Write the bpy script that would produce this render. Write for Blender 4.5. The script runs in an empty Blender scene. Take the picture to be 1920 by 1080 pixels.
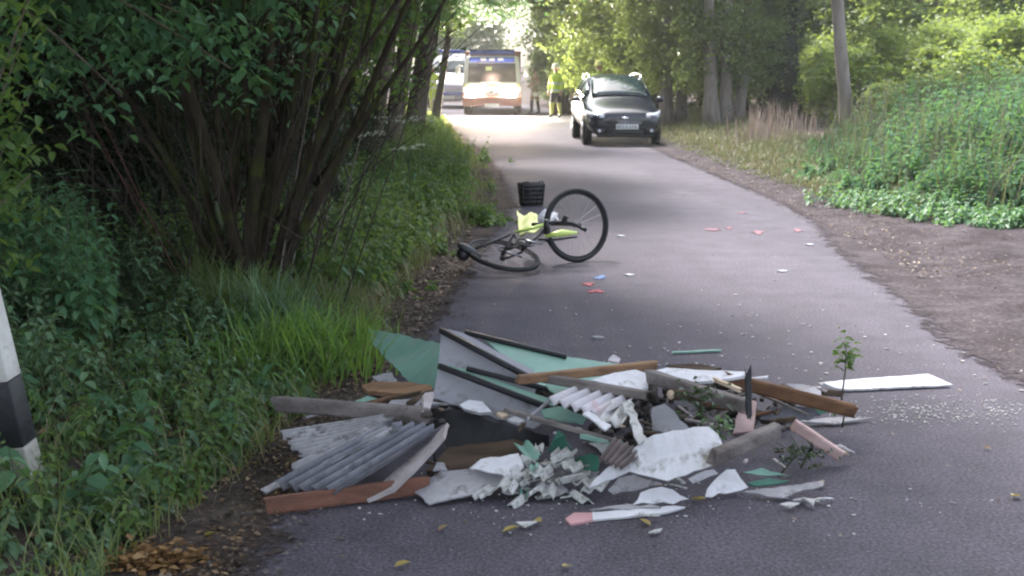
import bpy, bmesh, math, random
import numpy as np
from mathutils import Vector, Matrix, Quaternion

R = math.radians
rng = np.random.default_rng(11)
random.seed(11)
S = bpy.context.scene
COL = S.collection

# ------------------------------------------------------------------ camera, world, sun, exposure
CAM_H = 1.86
PITCH = 9.97
cam_data = bpy.data.cameras.new('camera')
cam_data.sensor_width = 36.0
cam_data.lens = 45.0
cam_data.clip_start = 0.1
cam_data.clip_end = 1500.0
cam = bpy.data.objects.new('camera', cam_data)
COL.objects.link(cam)
cam.location = (0, 0, CAM_H)
cam.rotation_euler = (R(90 - PITCH), 0, 0)
S.camera = cam
cam_data.dof.use_dof = True
cam_data.dof.focus_distance = 7.5
cam_data.dof.aperture_fstop = 5.6

SUN_EL, SUN_ROT = 60.0, -28.0
world = bpy.data.worlds.new('World')
S.world = world
world.use_nodes = True
wn = world.node_tree
wn.nodes.clear()
w_out = wn.nodes.new('ShaderNodeOutputWorld')
w_bg = wn.nodes.new('ShaderNodeBackground')
w_sky = wn.nodes.new('ShaderNodeTexSky')
w_sky.sky_type = 'NISHITA'
w_sky.sun_disc = False
w_sky.sun_elevation = R(SUN_EL)
w_sky.sun_rotation = R(SUN_ROT)
w_sky.dust_density = 3.0
w_sky.air_density = 1.0
w_bg.inputs['Strength'].default_value = 0.15
w_hs = wn.nodes.new('ShaderNodeHueSaturation')   # a milky, thinly overcast sky
w_hs.inputs['Saturation'].default_value = 0.6
wn.links.new(w_sky.outputs[0], w_hs.inputs['Color'])
wn.links.new(w_hs.outputs[0], w_bg.inputs[0])
wn.links.new(w_bg.outputs[0], w_out.inputs[0])

sun_d = bpy.data.lights.new('sun', 'SUN')
sun_d.energy = 2.4
sun_d.angle = R(16)
sun_d.color = (1.0, 0.965, 0.93)
sun = bpy.data.objects.new('sun', sun_d)
COL.objects.link(sun)
sd = Vector((math.sin(R(SUN_ROT)) * math.cos(R(SUN_EL)), math.cos(R(SUN_ROT)) * math.cos(R(SUN_EL)), math.sin(R(SUN_EL))))
sun.rotation_euler = sd.to_track_quat('Z', 'Y').to_euler()

S.view_settings.view_transform = 'Standard'
S.view_settings.look = 'None'
S.view_settings.exposure = 2.2
S.view_settings.gamma = 1.0
S.render.engine = 'CYCLES'
S.cycles.filter_width = 2.2
S.cycles.max_bounces = 8
S.cycles.diffuse_bounces = 4
S.cycles.transmission_bounces = 5
S.cycles.transparent_max_bounces = 6
S.cycles.sample_clamp_indirect = 6.0
S.cycles.use_denoising = True

FPX = 2400.0
_th = R(PITCH)
_fw = Vector((0, math.cos(_th), -math.sin(_th)))
_up = Vector((0, math.sin(_th), math.cos(_th)))


def P(px, py, z=0.0):
    """The point at height z that the photograph shows at pixel (px, py)."""
    d = _fw + Vector(((px - 960) / FPX, 0, 0)) + _up * ((540 - py) / FPX)
    t = (z - CAM_H) / d.z
    return Vector((0, 0, CAM_H)) + d * t


# ------------------------------------------------------------------ materials
def _new(name):
    m = bpy.data.materials.new(name)
    m.use_nodes = True
    n = m.node_tree
    n.nodes.clear()
    out = n.nodes.new('ShaderNodeOutputMaterial')
    return m, n, out


def ramp(n, fac, cols):
    r = n.nodes.new('ShaderNodeValToRGB')
    els = r.color_ramp.elements
    while len(els) < len(cols):
        els.new(0.5)
    for e, (p, c) in zip(els, cols):
        e.position = p
        e.color = (*c, 1)
    n.links.new(fac, r.inputs[0])
    return r.outputs[0]


def noise(n, scale, detail=5, rough=0.6, vec=None, coord='Object', stretch=None):
    tc = n.nodes.new('ShaderNodeTexCoord')
    v = tc.outputs[coord] if vec is None else vec
    if stretch:
        mp = n.nodes.new('ShaderNodeMapping')
        mp.inputs['Scale'].default_value = stretch
        n.links.new(v, mp.inputs[0])
        v = mp.outputs[0]
    t = n.nodes.new('ShaderNodeTexNoise')
    t.inputs['Scale'].default_value = scale
    t.inputs['Detail'].default_value = detail
    t.inputs['Roughness'].default_value = rough
    n.links.new(v, t.inputs['Vector'])
    return t.outputs['Fac']


def mixc(n, fac, a, b, mode='MIX'):
    m = n.nodes.new('ShaderNodeMix')
    m.data_type = 'RGBA'
    m.blend_type = mode
    for s, v in ((m.inputs[0], fac), (m.inputs[6], a), (m.inputs[7], b)):
        if hasattr(v, 'links'):
            n.links.new(v, s)
        elif isinstance(v, (int, float)):
            s.default_value = v
        else:
            s.default_value = (*v, 1)
    return m.outputs[2]


def mat(name, c, c2=None, rough=0.7, scale=6.0, bump=0.15, stretch=None, spec=0.4, metal=0.0, coat=0.0, dirt=None, dirt_scale=2.5, dirt_at=0.55, bscale=None):
    """Principled with noise colour, dirt stains and a little relief."""
    m, n, out = _new(name)
    b = n.nodes.new('ShaderNodeBsdfPrincipled')
    b.inputs['Roughness'].default_value = rough
    b.inputs['Specular IOR Level'].default_value = spec
    b.inputs['Metallic'].default_value = metal
    b.inputs['Coat Weight'].default_value = coat
    b.inputs['Coat Roughness'].default_value = 0.08
    if c2 is None:
        c2 = tuple(min(1, x * 0.7) for x in c)
    f = noise(n, scale, stretch=stretch)
    col = ramp(n, f, [(0.32, c2), (0.66, c)])
    if dirt is not None:
        df = noise(n, dirt_scale, detail=7, rough=0.7)
        dm = ramp(n, df, [(dirt_at, (0, 0, 0)), (dirt_at + 0.12, (1, 1, 1))])
        col = mixc(n, dm, col, dirt)
    n.links.new(col, b.inputs['Base Color'])
    if bump:
        bp = n.nodes.new('ShaderNodeBump')
        bp.inputs['Strength'].default_value = bump
        bp.inputs['Distance'].default_value = 0.02
        n.links.new(noise(n, bscale or scale * 4, stretch=stretch), bp.inputs['Height'])
        n.links.new(bp.outputs[0], b.inputs['Normal'])
    n.links.new(b.outputs[0], out.inputs[0])
    return m


def leafmat(name, c1, c2, c3, trans=0.35, tcol=None, rough=0.45, spec=0.35, big=0.9):
    m, n, out = _new(name)
    b = n.nodes.new('ShaderNodeBsdfPrincipled')
    b.inputs['Roughness'].default_value = rough
    b.inputs['Specular IOR Level'].default_value = spec
    at = n.nodes.new('ShaderNodeAttribute')
    at.attribute_name = 'rnd'
    nz = noise(n, big, detail=2, coord='Object')
    add = n.nodes.new('ShaderNodeMath')
    add.operation = 'MULTIPLY_ADD'
    n.links.new(nz, add.inputs[0])
    add.inputs[1].default_value = 1.3
    n.links.new(at.outputs['Fac'], add.inputs[2])
    sub = n.nodes.new('ShaderNodeMath')
    sub.operation = 'SUBTRACT'
    n.links.new(add.outputs[0], sub.inputs[0])
    sub.inputs[1].default_value = 0.65
    col = ramp(n, sub.outputs[0], [(0.0, c1), (0.5, c2), (1.0, c3)])
    n.links.new(col, b.inputs['Base Color'])
    tr = n.nodes.new('ShaderNodeBsdfTranslucent')
    if tcol is None:
        tcol = (c3[0] * 1.9, c3[1] * 1.9, c3[2] * 0.7)
    tc2 = mixc(n, 0.6, col, tcol)
    n.links.new(tc2, tr.inputs[0])
    ms = n.nodes.new('ShaderNodeMixShader')
    ms.inputs[0].default_value = trans
    n.links.new(b.outputs[0], ms.inputs[1])
    n.links.new(tr.outputs[0], ms.inputs[2])
    n.links.new(ms.outputs[0], out.inputs[0])
    return m


def emit(name, c, s):
    m, n, out = _new(name)
    e = n.nodes.new('ShaderNodeEmission')
    e.inputs[0].default_value = (*c, 1)
    e.inputs[1].default_value = s
    n.links.new(e.outputs[0], out.inputs[0])
    return m


def glassmat(name, c, rough=0.04):
    m, n, out = _new(name)
    b = n.nodes.new('ShaderNodeBsdfPrincipled')
    b.inputs['Base Color'].default_value = (*c, 1)
    b.inputs['Roughness'].default_value = rough
    b.inputs['Specular IOR Level'].default_value = 0.5
    b.inputs['Coat Weight'].default_value = 0.15
    b.inputs['Coat Roughness'].default_value = 0.02
    n.links.new(b.outputs[0], out.inputs[0])
    return m


# ------------------------------------------------------------------ mesh helpers
def mesh_np(name, V, faces_flat, sizes, mats, smooth=False, rnd=None, mat_idx=None):
    me = bpy.data.meshes.new(name)
    V = np.asarray(V, dtype=np.float32)
    faces_flat = np.asarray(faces_flat, dtype=np.int32).ravel()
    sizes = np.asarray(sizes, dtype=np.int32)
    me.vertices.add(len(V))
    me.vertices.foreach_set('co', V.ravel())
    me.loops.add(len(faces_flat))
    me.loops.foreach_set('vertex_index', faces_flat)
    me.polygons.add(len(sizes))
    starts = np.concatenate(([0], np.cumsum(sizes)[:-1])).astype(np.int32)
    me.polygons.foreach_set('loop_start', starts)
    me.polygons.foreach_set('loop_total', sizes)
    if smooth:
        me.polygons.foreach_set('use_smooth', np.ones(len(sizes), dtype=bool))
    for m in (mats if isinstance(mats, (list, tuple)) else [mats]):
        me.materials.append(m)
    if mat_idx is not None:
        me.polygons.foreach_set('material_index', np.asarray(mat_idx, dtype=np.int32))
    if rnd is not None:
        a = me.attributes.new('rnd', 'FLOAT', 'FACE')
        a.data.foreach_set('value', np.asarray(rnd, dtype=np.float32))
    me.update(calc_edges=True)
    return me


def link(name, data, parent=None, loc=None):
    o = bpy.data.objects.new(name, data)
    COL.objects.link(o)
    if parent is not None:
        o.parent = parent
    if loc is not None:
        o.location = loc
    return o


def tag(o, label=None, cat=None, group=None, kind=None):
    if label:
        o['label'] = label
    if cat:
        o['category'] = cat
    if group:
        o['group'] = group
    if kind:
        o['kind'] = kind
    return o


def thing(name, label, cat, loc=(0, 0, 0), rz=0.0, group=None):
    o = link(name, None, None, loc)
    o.rotation_euler = (0, 0, rz)
    o.empty_display_size = 0.1
    return tag(o, label, cat, group)


class MB:
    """Collects shapes for ONE mesh object."""

    def __init__(self):
        self.v, self.f, self.mi = [], [], []

    def add(self, vs, fs, mi=0):
        k = len(self.v)
        self.v += [tuple(x) for x in vs]
        self.f += [tuple(i + k for i in f) for f in fs]
        self.mi += [mi] * len(fs)

    def box(self, c, s, M=None, mi=0):
        x, y, z = s[0] / 2, s[1] / 2, s[2] / 2
        vs = [Vector((a, b, d)) for a in (-x, x) for b in (-y, y) for d in (-z, z)]
        if M is not None:
            vs = [M @ p for p in vs]
        vs = [p + Vector(c) for p in vs]
        self.add(vs, [(0, 1, 3, 2), (4, 6, 7, 5), (0, 4, 5, 1), (2, 3, 7, 6), (0, 2, 6, 4), (1, 5, 7, 3)], mi)

    def bar(self, a, b, w, h, up=(0, 0, 1), mi=0, taper=1.0):
        a, b = Vector(a), Vector(b)
        d = (b - a).normalized()
        u = Vector(up)
        s = d.cross(u)
        if s.length < 1e-4:
            s = d.cross(Vector((1, 0, 0)))
        s.normalize()
        u = s.cross(d)
        vs = []
        for p, k in ((a, 1.0), (b, taper)):
            for i, j in ((-1, -1), (1, -1), (1, 1), (-1, 1)):
                vs.append(p + s * (i * w / 2 * k) + u * (j * h / 2 * k))
        self.add(vs, [(3, 2, 1, 0), (4, 5, 6, 7), (0, 1, 5, 4), (1, 2, 6, 5), (2, 3, 7, 6), (3, 0, 4, 7)], mi)

    def tube(self, pts, rad, n=8, jit=0.0, mi=0, cap=True):
        pts = [Vector(p) for p in pts]
        if not hasattr(rad, '__len__'):
            rad = [rad] * len(pts)
        base = len(self.v)
        nv, fs = [], []
        ref = None
        for i, p in enumerate(pts):
            d = (pts[min(i + 1, len(pts) - 1)] - pts[max(i - 1, 0)])
            d = d.normalized() if d.length > 1e-6 else Vector((0, 0, 1))
            if ref is None:
                ref = d.cross(Vector((0.31, 0.95, 0.1)))
                if ref.length < 0.1:
                    ref = d.cross(Vector((1, 0, 0)))
            ref = (ref - d * ref.dot(d)).normalized()
            s = d.cross(ref)
            for k in range(n):
                t = 2 * math.pi * k / n
                r = rad[i] * (1 + jit * (random.random() - 0.5))
                nv.append(p + ref * (math.cos(t) * r) + s * (math.sin(t) * r))
        for i in range(len(pts) - 1):
            for k in range(n):
                a, b = i * n + k, i * n + (k + 1) % n
                fs.append((a, b, b + n, a + n))
        if cap:
            fs.append(tuple(reversed(range(n))))
            fs.append(tuple(range((len(pts) - 1) * n, len(pts) * n)))
        self.add(nv, fs, mi)

    def torus(self, c, axis, rmaj, rmin, nM=40, nm=8, mi=0, warp=None):
        ax = Vector(axis).normalized()
        a = ax.cross(Vector((0, 0, 1)))
        if a.length < 1e-3:
            a = Vector((1, 0, 0))
        a.normalize()
        b = ax.cross(a)
        c = Vector(c)
        nv, fs = [], []
        for i in range(nM):
            t = 2 * math.pi * i / nM
            rr = rmaj * (warp(t) if warp else 1)
            rd = a * math.cos(t) + b * math.sin(t)
            for j in range(nm):
                u = 2 * math.pi * j / nm
                nv.append(c + rd * (rr + rmin * math.cos(u)) + ax * (rmin * math.sin(u)))
        for i in range(nM):
            for j in range(nm):
                fs.append((i * nm + j, ((i + 1) % nM) * nm + j, ((i + 1) % nM) * nm + (j + 1) % nm, i * nm + (j + 1) % nm))
        self.add(nv, fs, mi)

    def sphere(self, c, r, nu=12, nv=8, M=None, mi=0):
        c = Vector(c)
        r = Vector(r) if hasattr(r, '__len__') else Vector((r, r, r))
        vs, fs = [], []
        for i in range(nv + 1):
            ph = math.pi * i / nv
            for j in range(nu):
                t = 2 * math.pi * j / nu
                p = Vector((r.x * math.sin(ph) * math.cos(t), r.y * math.sin(ph) * math.sin(t), r.z * math.cos(ph)))
                vs.append((M @ p if M is not None else p) + c)
        for i in range(nv):
            for j in range(nu):
                a, b = i * nu + j, i * nu + (j + 1) % nu
                fs.append((a, a + nu, b + nu, b))
        self.add(vs, fs, mi)

    def disc(self, c, axis, r, h, n=20, mi=0):
        ax = Vector(axis).normalized()
        self.tube([Vector(c) - ax * h / 2, Vector(c) + ax * h / 2], [r, r], n=n, mi=mi)

    def mesh(self, name, mats, smooth=False):
        flat, sizes = [], []
        for f in self.f:
            flat += f
            sizes.append(len(f))
        return mesh_np(name, np.array([tuple(p) for p in self.v]), flat, sizes, mats, smooth, mat_idx=self.mi)

    def build(self, name, mats, parent=None, smooth=False, bevel=0.0):
        o = link(name, self.mesh(name, mats, smooth), parent)
        if bevel:
            md = o.modifiers.new('bevel', 'BEVEL')
            md.width = bevel
            md.segments = 2
            md.limit_method = 'ANGLE'
        return o


def unit(a):
    return a / np.maximum(np.linalg.norm(a, axis=1, keepdims=True), 1e-9)


def leaf_arrays(C, D, N, L, W, fold=0.25, lod=2, curl=0.15):
    """Folded leaves: base C, direction D, normal N, length L, width W."""
    D = unit(D)
    N = unit(N - D * np.sum(N * D, axis=1, keepdims=True))
    Sd = np.cross(D, N)
    L = L[:, None]
    W = W[:, None]
    n = len(C)
    if lod == 1:
        V = np.stack([C, C + D * L * 0.45 - Sd * W * 0.5 + N * W * fold, C + D * L - N * L * curl, C + D * L * 0.45 + Sd * W * 0.5 + N * W * fold], 1)
        idx = np.array([[0, 2, 1], [0, 3, 2]])
    else:
        V = np.stack([C,
                      C + D * L * 0.25 - Sd * W * 0.42 + N * W * fold,
                      C + D * L * 0.62 - Sd * W * 0.36 + N * (W * fold - L * curl * 0.4),
                      C + D * L - N * L * curl,
                      C + D * L * 0.62 + Sd * W * 0.36 + N * (W * fold - L * curl * 0.4),
                      C + D * L * 0.25 + Sd * W * 0.42 + N * W * fold,
                      C + D * L * 0.5 - N * L * curl * 0.2], 1)
        idx = np.array([[0, 6, 1], [1, 6, 2], [2, 6, 3], [3, 6, 4], [4, 6, 5], [5, 6, 0]])
    k = V.shape[1]
    F = (np.arange(n)[:, None, None] * k + idx[None]).reshape(-1, 3)
    return V.reshape(-1, 3), F, len(idx)


def leaf_mesh(name, m, C, D, N, L, W, fold=0.25, lod=2, curl=0.15, rnd=None, extra=None, extra_mat=None):
    V, F, k = leaf_arrays(C, D, N, L, W, fold, lod, curl)
    if rnd is None:
        rnd = rng.random(len(C))
    r = np.repeat(rnd, k)
    mi = np.zeros(len(F), dtype=int)
    mats = [m]
    if extra is not None:
        V2, F2 = extra
        F = np.concatenate([F, F2 + len(V)])
        V = np.concatenate([V, V2])
        r = np.concatenate([r, np.full(len(F2), 0.2)])
        mi = np.concatenate([mi, np.ones(len(F2), dtype=int)])
        mats = [m, extra_mat]
    return mesh_np(name, V, F, np.full(len(F), 3), mats, False, r, mi)


def sticks(A, B, r0, r1):
    """Three sided stems from A to B."""
    D = unit(B - A)
    U = unit(np.cross(D, np.tile(np.array([[0.3, 0.9, 0.2]]), (len(A), 1))))
    W = np.cross(D, U)
    V = []
    for k in range(3):
        t = 2 * math.pi * k / 3
        o = U * math.cos(t) + W * math.sin(t)
        V.append(A + o * (r0[:, None] if hasattr(r0, '__len__') else r0))
    for k in range(3):
        t = 2 * math.pi * k / 3
        o = U * math.cos(t) + W * math.sin(t)
        V.append(B + o * (r1[:, None] if hasattr(r1, '__len__') else r1))
    V = np.stack(V, 1)
    idx = np.array([[0, 1, 4], [0, 4, 3], [1, 2, 5], [1, 5, 4], [2, 0, 3], [2, 3, 5]])
    F = (np.arange(len(A))[:, None, None] * 6 + idx[None]).reshape(-1, 3)
    return V.reshape(-1, 3), F


def rand_dirs(n, zb=0.0, zs=1.0):
    t = rng.random(n) * 2 * math.pi
    z = zb + zs * (rng.random(n) * 2 - 1)
    return unit(np.stack([np.cos(t), np.sin(t), z], 1))


def cloud(n, radii, clumps, spread, seed_shell=0.75, flat=1.0, zmin=None):
    """Leaf places in clumps through an ellipsoid."""
    d = rand_dirs(clumps, 0, 1)
    rr = seed_shell + (1 - seed_shell) * rng.random(clumps) ** 0.5
    rr *= np.where(rng.random(clumps) < 0.35, rng.random(clumps), 1.0)
    cc = d * rr[:, None] * np.array(radii)
    k = rng.integers(0, clumps, n)
    p = cc[k] + rng.normal(size=(n, 3)) * spread * (0.5 + rng.random(clumps))[k][:, None] * np.array([1, 1, flat])
    return p


def grass_mesh(name, m, X, Y, Z, H, Wd, lean=0.5, rnd=None):
    n = len(X)
    t = rng.random(n) * 2 * math.pi
    lx, ly = np.cos(t), np.sin(t)
    ln = lean * (0.3 + rng.random(n))
    s = np.stack([-ly, lx, np.zeros(n)], 1)
    f = np.stack([lx, ly, np.zeros(n)], 1)
    B = np.stack([X, Y, Z], 1)
    up = np.array([0, 0, 1.0])
    V = []
    for q, w in ((0, 1.0), (0.45, 0.8), (0.8, 0.45)):
        c = B + up * (H * q * (1 - 0.25 * ln * q))[:, None] + f * (H * ln * q * q)[:, None]
        V += [c - s * (Wd * w / 2)[:, None], c + s * (Wd * w / 2)[:, None]]
    V.append(B + up * (H * (1 - 0.35 * ln))[:, None] + f * (H * ln)[:, None])
    V = np.stack(V, 1).reshape(-1, 3)
    idx = np.array([[0, 1, 3], [0, 3, 2], [2, 3, 5], [2, 5, 4], [4, 5, 6]])
    F = (np.arange(n)[:, None, None] * 7 + idx[None]).reshape(-1, 3)
    r = np.repeat(rng.random(n) if rnd is None else rnd, 5)
    return mesh_np(name, V, F, np.full(len(F), 3), m, False, r)

# ------------------------------------------------------------------ the setting
_ly = [-20, 3, 4.6, 5.3, 7, 9.3, 12, 17, 22, 27.6, 36, 46, 56, 66, 80, 110]
_lx = [-1.3, -1.15, -1.08, -1.0, -.85, -.66, -.45, -.1, -.3, -.8, -1.6, -2.4, -3.8, -6.0, -11, -26]
_ry = [-20, 3, 4.6, 8.4, 9.3, 12, 17, 22, 27.6, 36, 46, 56, 66, 80, 110]
_rx = [3.8, 3.7, 3.6, 3.4, 3.5, 3.7, 3.75, 3.5, 3.25, 2.9, 2.4, 1.2, -.6, -5, -20]


def xl(y):
    return np.interp(y, _ly, _lx)


def xr(y):
    return np.interp(y, _ry, _rx)


def sstep(a, b, v):
    t = np.clip((v - a) / (b - a), 0, 1)
    return t * t * (3 - 2 * t)


def ht(x, y):
    x, y = np.asarray(x, float), np.asarray(y, float)
    el = xl(y) - x
    er = x - xr(y)
    h = 0.30 * sstep(0.25, 2.4, el)
    h = h + 0.30 * sstep(0.6, 3.5, er) * sstep(12, 16, y)
    w = np.clip(np.maximum(el, er) / 0.6, 0, 1)
    h = h + w * (0.035 * np.sin(x * 3.1 + y * 1.7) * np.sin(y * 2.3 - x * 1.1) + 0.02 * np.sin(x * 7.3) * np.cos(y * 6.1) + 0.015)
    return h - 0.012 * (1 - w)


def ground_pt(px, py):
    """Where the ray of pixel (px, py) meets the terrain."""
    z = 0.0
    for _ in range(12):
        p = P(px, py, z)
        z = 0.5 * z + 0.5 * float(ht(p.x, p.y))
    return P(px, py, z)


gx = np.concatenate([np.linspace(-400, -14, 24)[:-1], np.linspace(-14, -5, 30)[:-1], np.arange(-5, 8, 0.16), np.linspace(8, 20, 40), np.linspace(20, 400, 24)[1:]])
gy = np.concatenate([np.linspace(-60, 2, 20)[:-1], np.arange(2, 22, 0.2), np.linspace(22, 60, 70), np.linspace(60, 700, 30)[1:]])
GX, GY = np.meshgrid(gx, gy)
GZ = ht(GX, GY)
nxg, nyg = len(gx), len(gy)
ii = (np.arange(nyg - 1)[:, None] * nxg + np.arange(nxg - 1)[None]).ravel()
quads = np.stack([ii, ii + 1, ii + 1 + nxg, ii + nxg], 1)

m_soil, n_, o_ = _new('soil')
b_ = n_.nodes.new('ShaderNodeBsdfPrincipled')
b_.inputs['Roughness'].default_value = 0.95
b_.inputs['Specular IOR Level'].default_value = 0.15
f1 = noise(n_, 1.1, detail=8, rough=0.7)
f2 = noise(n_, 22, detail=6, rough=0.75)
c1 = ramp(n_, f1, [(0.35, (0.045, 0.03, 0.024)), (0.5, (0.085, 0.066, 0.06)), (0.68, (0.12, 0.098, 0.092))])
c2 = ramp(n_, f2, [(0.38, (0.45, 0.4, 0.36)), (0.62, (1.0, 1.0, 1.0))])
n_.links.new(mixc(n_, 0.8, c1, c2, 'MULTIPLY'), b_.inputs['Base Color'])
bp_ = n_.nodes.new('ShaderNodeBump')
bp_.inputs['Strength'].default_value = 0.7
bp_.inputs['Distance'].default_value = 0.03
n_.links.new(f2, bp_.inputs['Height'])
n_.links.new(bp_.outputs[0], b_.inputs['Normal'])
n_.links.new(b_.outputs[0], o_.inputs[0])
ground = link('ground', mesh_np('ground', np.stack([GX.ravel(), GY.ravel(), GZ.ravel()], 1), quads, np.full(len(quads), 4), m_soil, True))
tag(ground, kind='structure')

m_road, n_, o_ = _new('asphalt')
b_ = n_.nodes.new('ShaderNodeBsdfPrincipled')
b_.inputs['Specular IOR Level'].default_value = 0.3
big = noise(n_, 0.55, detail=4, rough=0.55, stretch=(1.0, 0.35, 1))
mid = noise(n_, 3.0, detail=6, rough=0.65)
fine = noise(n_, 62, detail=4, rough=0.85)
ca = ramp(n_, big, [(0.3, (0.050, 0.043, 0.055)), (0.55, (0.069, 0.060, 0.075)), (0.75, (0.096, 0.085, 0.104))])
cb = ramp(n_, fine, [(0.36, (0.32, 0.32, 0.32)), (0.50, (0.9, 0.9, 0.9)), (0.66, (2.3, 2.3, 2.25))])
cm = ramp(n_, mid, [(0.3, (0.60, 0.60, 0.60)), (0.5, (0.98, 0.98, 0.98)), (0.7, (1.25, 1.25, 1.24))])
col_ = mixc(n_, 0.9, mixc(n_, 1.0, ca, cm, 'MULTIPLY'), cb, 'MULTIPLY')
n_.links.new(col_, b_.inputs['Base Color'])
rr_ = ramp(n_, mid, [(0.3, (0.78, 0.78, 0.78)), (0.7, (0.95, 0.95, 0.95))])
n_.links.new(rr_, b_.inputs['Roughness'])
bp_ = n_.nodes.new('ShaderNodeBump')
bp_.inputs['Strength'].default_value = 0.45
bp_.inputs['Distance'].default_value = 0.006
n_.links.new(fine, bp_.inputs['Height'])
n_.links.new(bp_.outputs[0], b_.inputs['Normal'])
n_.links.new(b_.outputs[0], o_.inputs[0])

ys = np.concatenate([np.arange(-20, 2, 1.0), np.arange(2, 30, 0.07), np.arange(30, 60, 0.5), np.arange(60, 110, 2.0)])
j1 = np.convolve(rng.normal(size=len(ys) + 8), np.ones(4) / 4, 'valid')[:len(ys)] * 0.05 + 0.05 * np.sin(ys * 2.1)
j2 = np.convolve(rng.normal(size=len(ys) + 8), np.ones(4) / 4, 'valid')[:len(ys)] * 0.06 + 0.07 * np.sin(ys * 1.4 + 1)
rows = []
for k, q in enumerate((0, 0.02, 0.35, 0.65, 0.98, 1)):
    xx = (xl(ys) + j1) * (1 - q) + (xr(ys) + j2) * q
    rows.append(np.stack([xx, ys, np.full_like(ys, -0.03 if k in (0, 5) else 0.0)], 1))
RV = np.stack(rows, 1)
nr = len(ys)
ii = (np.arange(nr - 1)[:, None] * 6 + np.arange(5)[None]).ravel()
rq = np.stack([ii, ii + 1, ii + 7, ii + 6], 1)
road = link('road', mesh_np('road', RV.reshape(-1, 3), rq, np.full(len(rq), 4), m_road, False))
tag(road, kind='structure')

# bare trodden earth beside the lane, thinning out as dust over the asphalt edge
def dust_mat(name, c1, c2, c3):
    m, n, out = _new(name)
    b = n.nodes.new('ShaderNodeBsdfPrincipled')
    b.inputs['Roughness'].default_value = 0.95
    b.inputs['Specular IOR Level'].default_value = 0.1
    f = noise(n, 2.2, detail=8, rough=0.72)
    g = noise(n, 30, detail=5, rough=0.75)
    col = mixc(n, 0.85, ramp(n, f, [(0.34, c1), (0.52, c2), (0.68, c3)]), ramp(n, g, [(0.36, (0.4, 0.38, 0.36)), (0.55, (1, 1, 1)), (0.7, (1.5, 1.45, 1.4))]), 'MULTIPLY')
    n.links.new(col, b.inputs['Base Color'])
    bp = n.nodes.new('ShaderNodeBump')
    bp.inputs['Strength'].default_value = 0.8
    bp.inputs['Distance'].default_value = 0.03
    n.links.new(g, bp.inputs['Height'])
    n.links.new(bp.outputs[0], b.inputs['Normal'])
    at = n.nodes.new('ShaderNodeAttribute')
    at.attribute_name = 'edge'
    ad = n.nodes.new('ShaderNodeMath')
    ad.operation = 'MULTIPLY_ADD'
    n.links.new(noise(n, 7, detail=9, rough=0.78), ad.inputs[0])
    ad.inputs[1].default_value = 1.5
    n.links.new(at.outputs['Fac'], ad.inputs[2])
    al = ramp(n, ad.outputs[0], [(0.90, (0, 0, 0)), (1.0, (1, 1, 1))])
    n.links.new(al, b.inputs['Alpha'])
    n.links.new(b.outputs[0], out.inputs[0])
    return m


def dust_sheet(name, ey, e0, e1, nq, m, width):
    eq = np.linspace(0, 1, nq)
    EX = e0[:, None] + (e1 - e0)[:, None] * eq[None] ** 1.6
    EY = np.repeat(ey[:, None], nq, 1)
    on = np.clip(np.maximum(xl(EY) - EX, EX - xr(EY)) / 0.3, 0, 1)
    EZ = np.maximum(ht(EX, EY), 0) + 0.006 + 0.014 * on * rng.random(EX.shape)
    ei = (np.arange(len(ey) - 1)[:, None] * nq + np.arange(nq - 1)[None]).ravel()
    me = mesh_np(name, np.stack([EX.ravel(), EY.ravel(), EZ.ravel()], 1), np.stack([ei, ei + 1, ei + nq + 1, ei + nq], 1), np.full(len(ei), 4), m, True)
    a = me.attributes.new('edge', 'FLOAT', 'POINT')
    a.data.foreach_set('value', np.clip(np.abs(EX - e0[:, None]) / width, 0, 1).ravel().astype(np.float32))
    return tag(link(name, me), kind='structure')


m_earth = dust_mat('bare_earth', (0.040, 0.032, 0.034), (0.068, 0.057, 0.062), (0.102, 0.089, 0.096))
m_mud = dust_mat('dark_earth', (0.035, 0.026, 0.022), (0.07, 0.053, 0.046), (0.12, 0.096, 0.082))
ey = np.arange(4.0, 34, 0.14)
far_ = sstep(12, 16, ey)
dust_sheet('dirt_verge', ey, xr(ey) - 0.6 + 0.35 * far_, 7.5 + (xr(ey) + 0.7 - 7.5) * far_, 30, m_earth, 0.7)
dust_sheet('dirt_verge', ey, xl(ey) + 0.24, xl(ey) - 0.6, 18, m_mud, 0.6)

# ------------------------------------------------------------------ plant materials
L_nettle = leafmat('nettle_leaf', (0.045, 0.078, 0.045), (0.088, 0.155, 0.085), (0.155, 0.245, 0.13), 0.3)
L_bank = leafmat('bank_leaf', (0.022, 0.062, 0.034), (0.055, 0.135, 0.078), (0.115, 0.22, 0.115), 0.35, spec=0.12, rough=0.7, big=1.6)
L_grass = leafmat('verge_grass', (0.05, 0.085, 0.026), (0.10, 0.155, 0.046), (0.19, 0.225, 0.09), 0.4, big=1.3)
L_straw = leafmat('straw_grass', (0.12, 0.11, 0.045), (0.19, 0.175, 0.075), (0.28, 0.24, 0.13), 0.3, big=1.3, tcol=(0.26, 0.23, 0.12))
L_hazel = leafmat('hazel_leaf', (0.034, 0.085, 0.042), (0.075, 0.165, 0.085), (0.13, 0.245, 0.12), 0.35)
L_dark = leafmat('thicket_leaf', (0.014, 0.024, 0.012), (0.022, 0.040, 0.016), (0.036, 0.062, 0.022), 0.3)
L_hedge = leafmat('hedge_leaf', (0.06, 0.10, 0.042), (0.125, 0.18, 0.078), (0.20, 0.25, 0.11), 0.5)
L_bright = leafmat('sunlit_leaf', (0.07, 0.13, 0.022), (0.115, 0.19, 0.036), (0.19, 0.25, 0.06), 0.5, tcol=(0.40, 0.48, 0.09))
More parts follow.
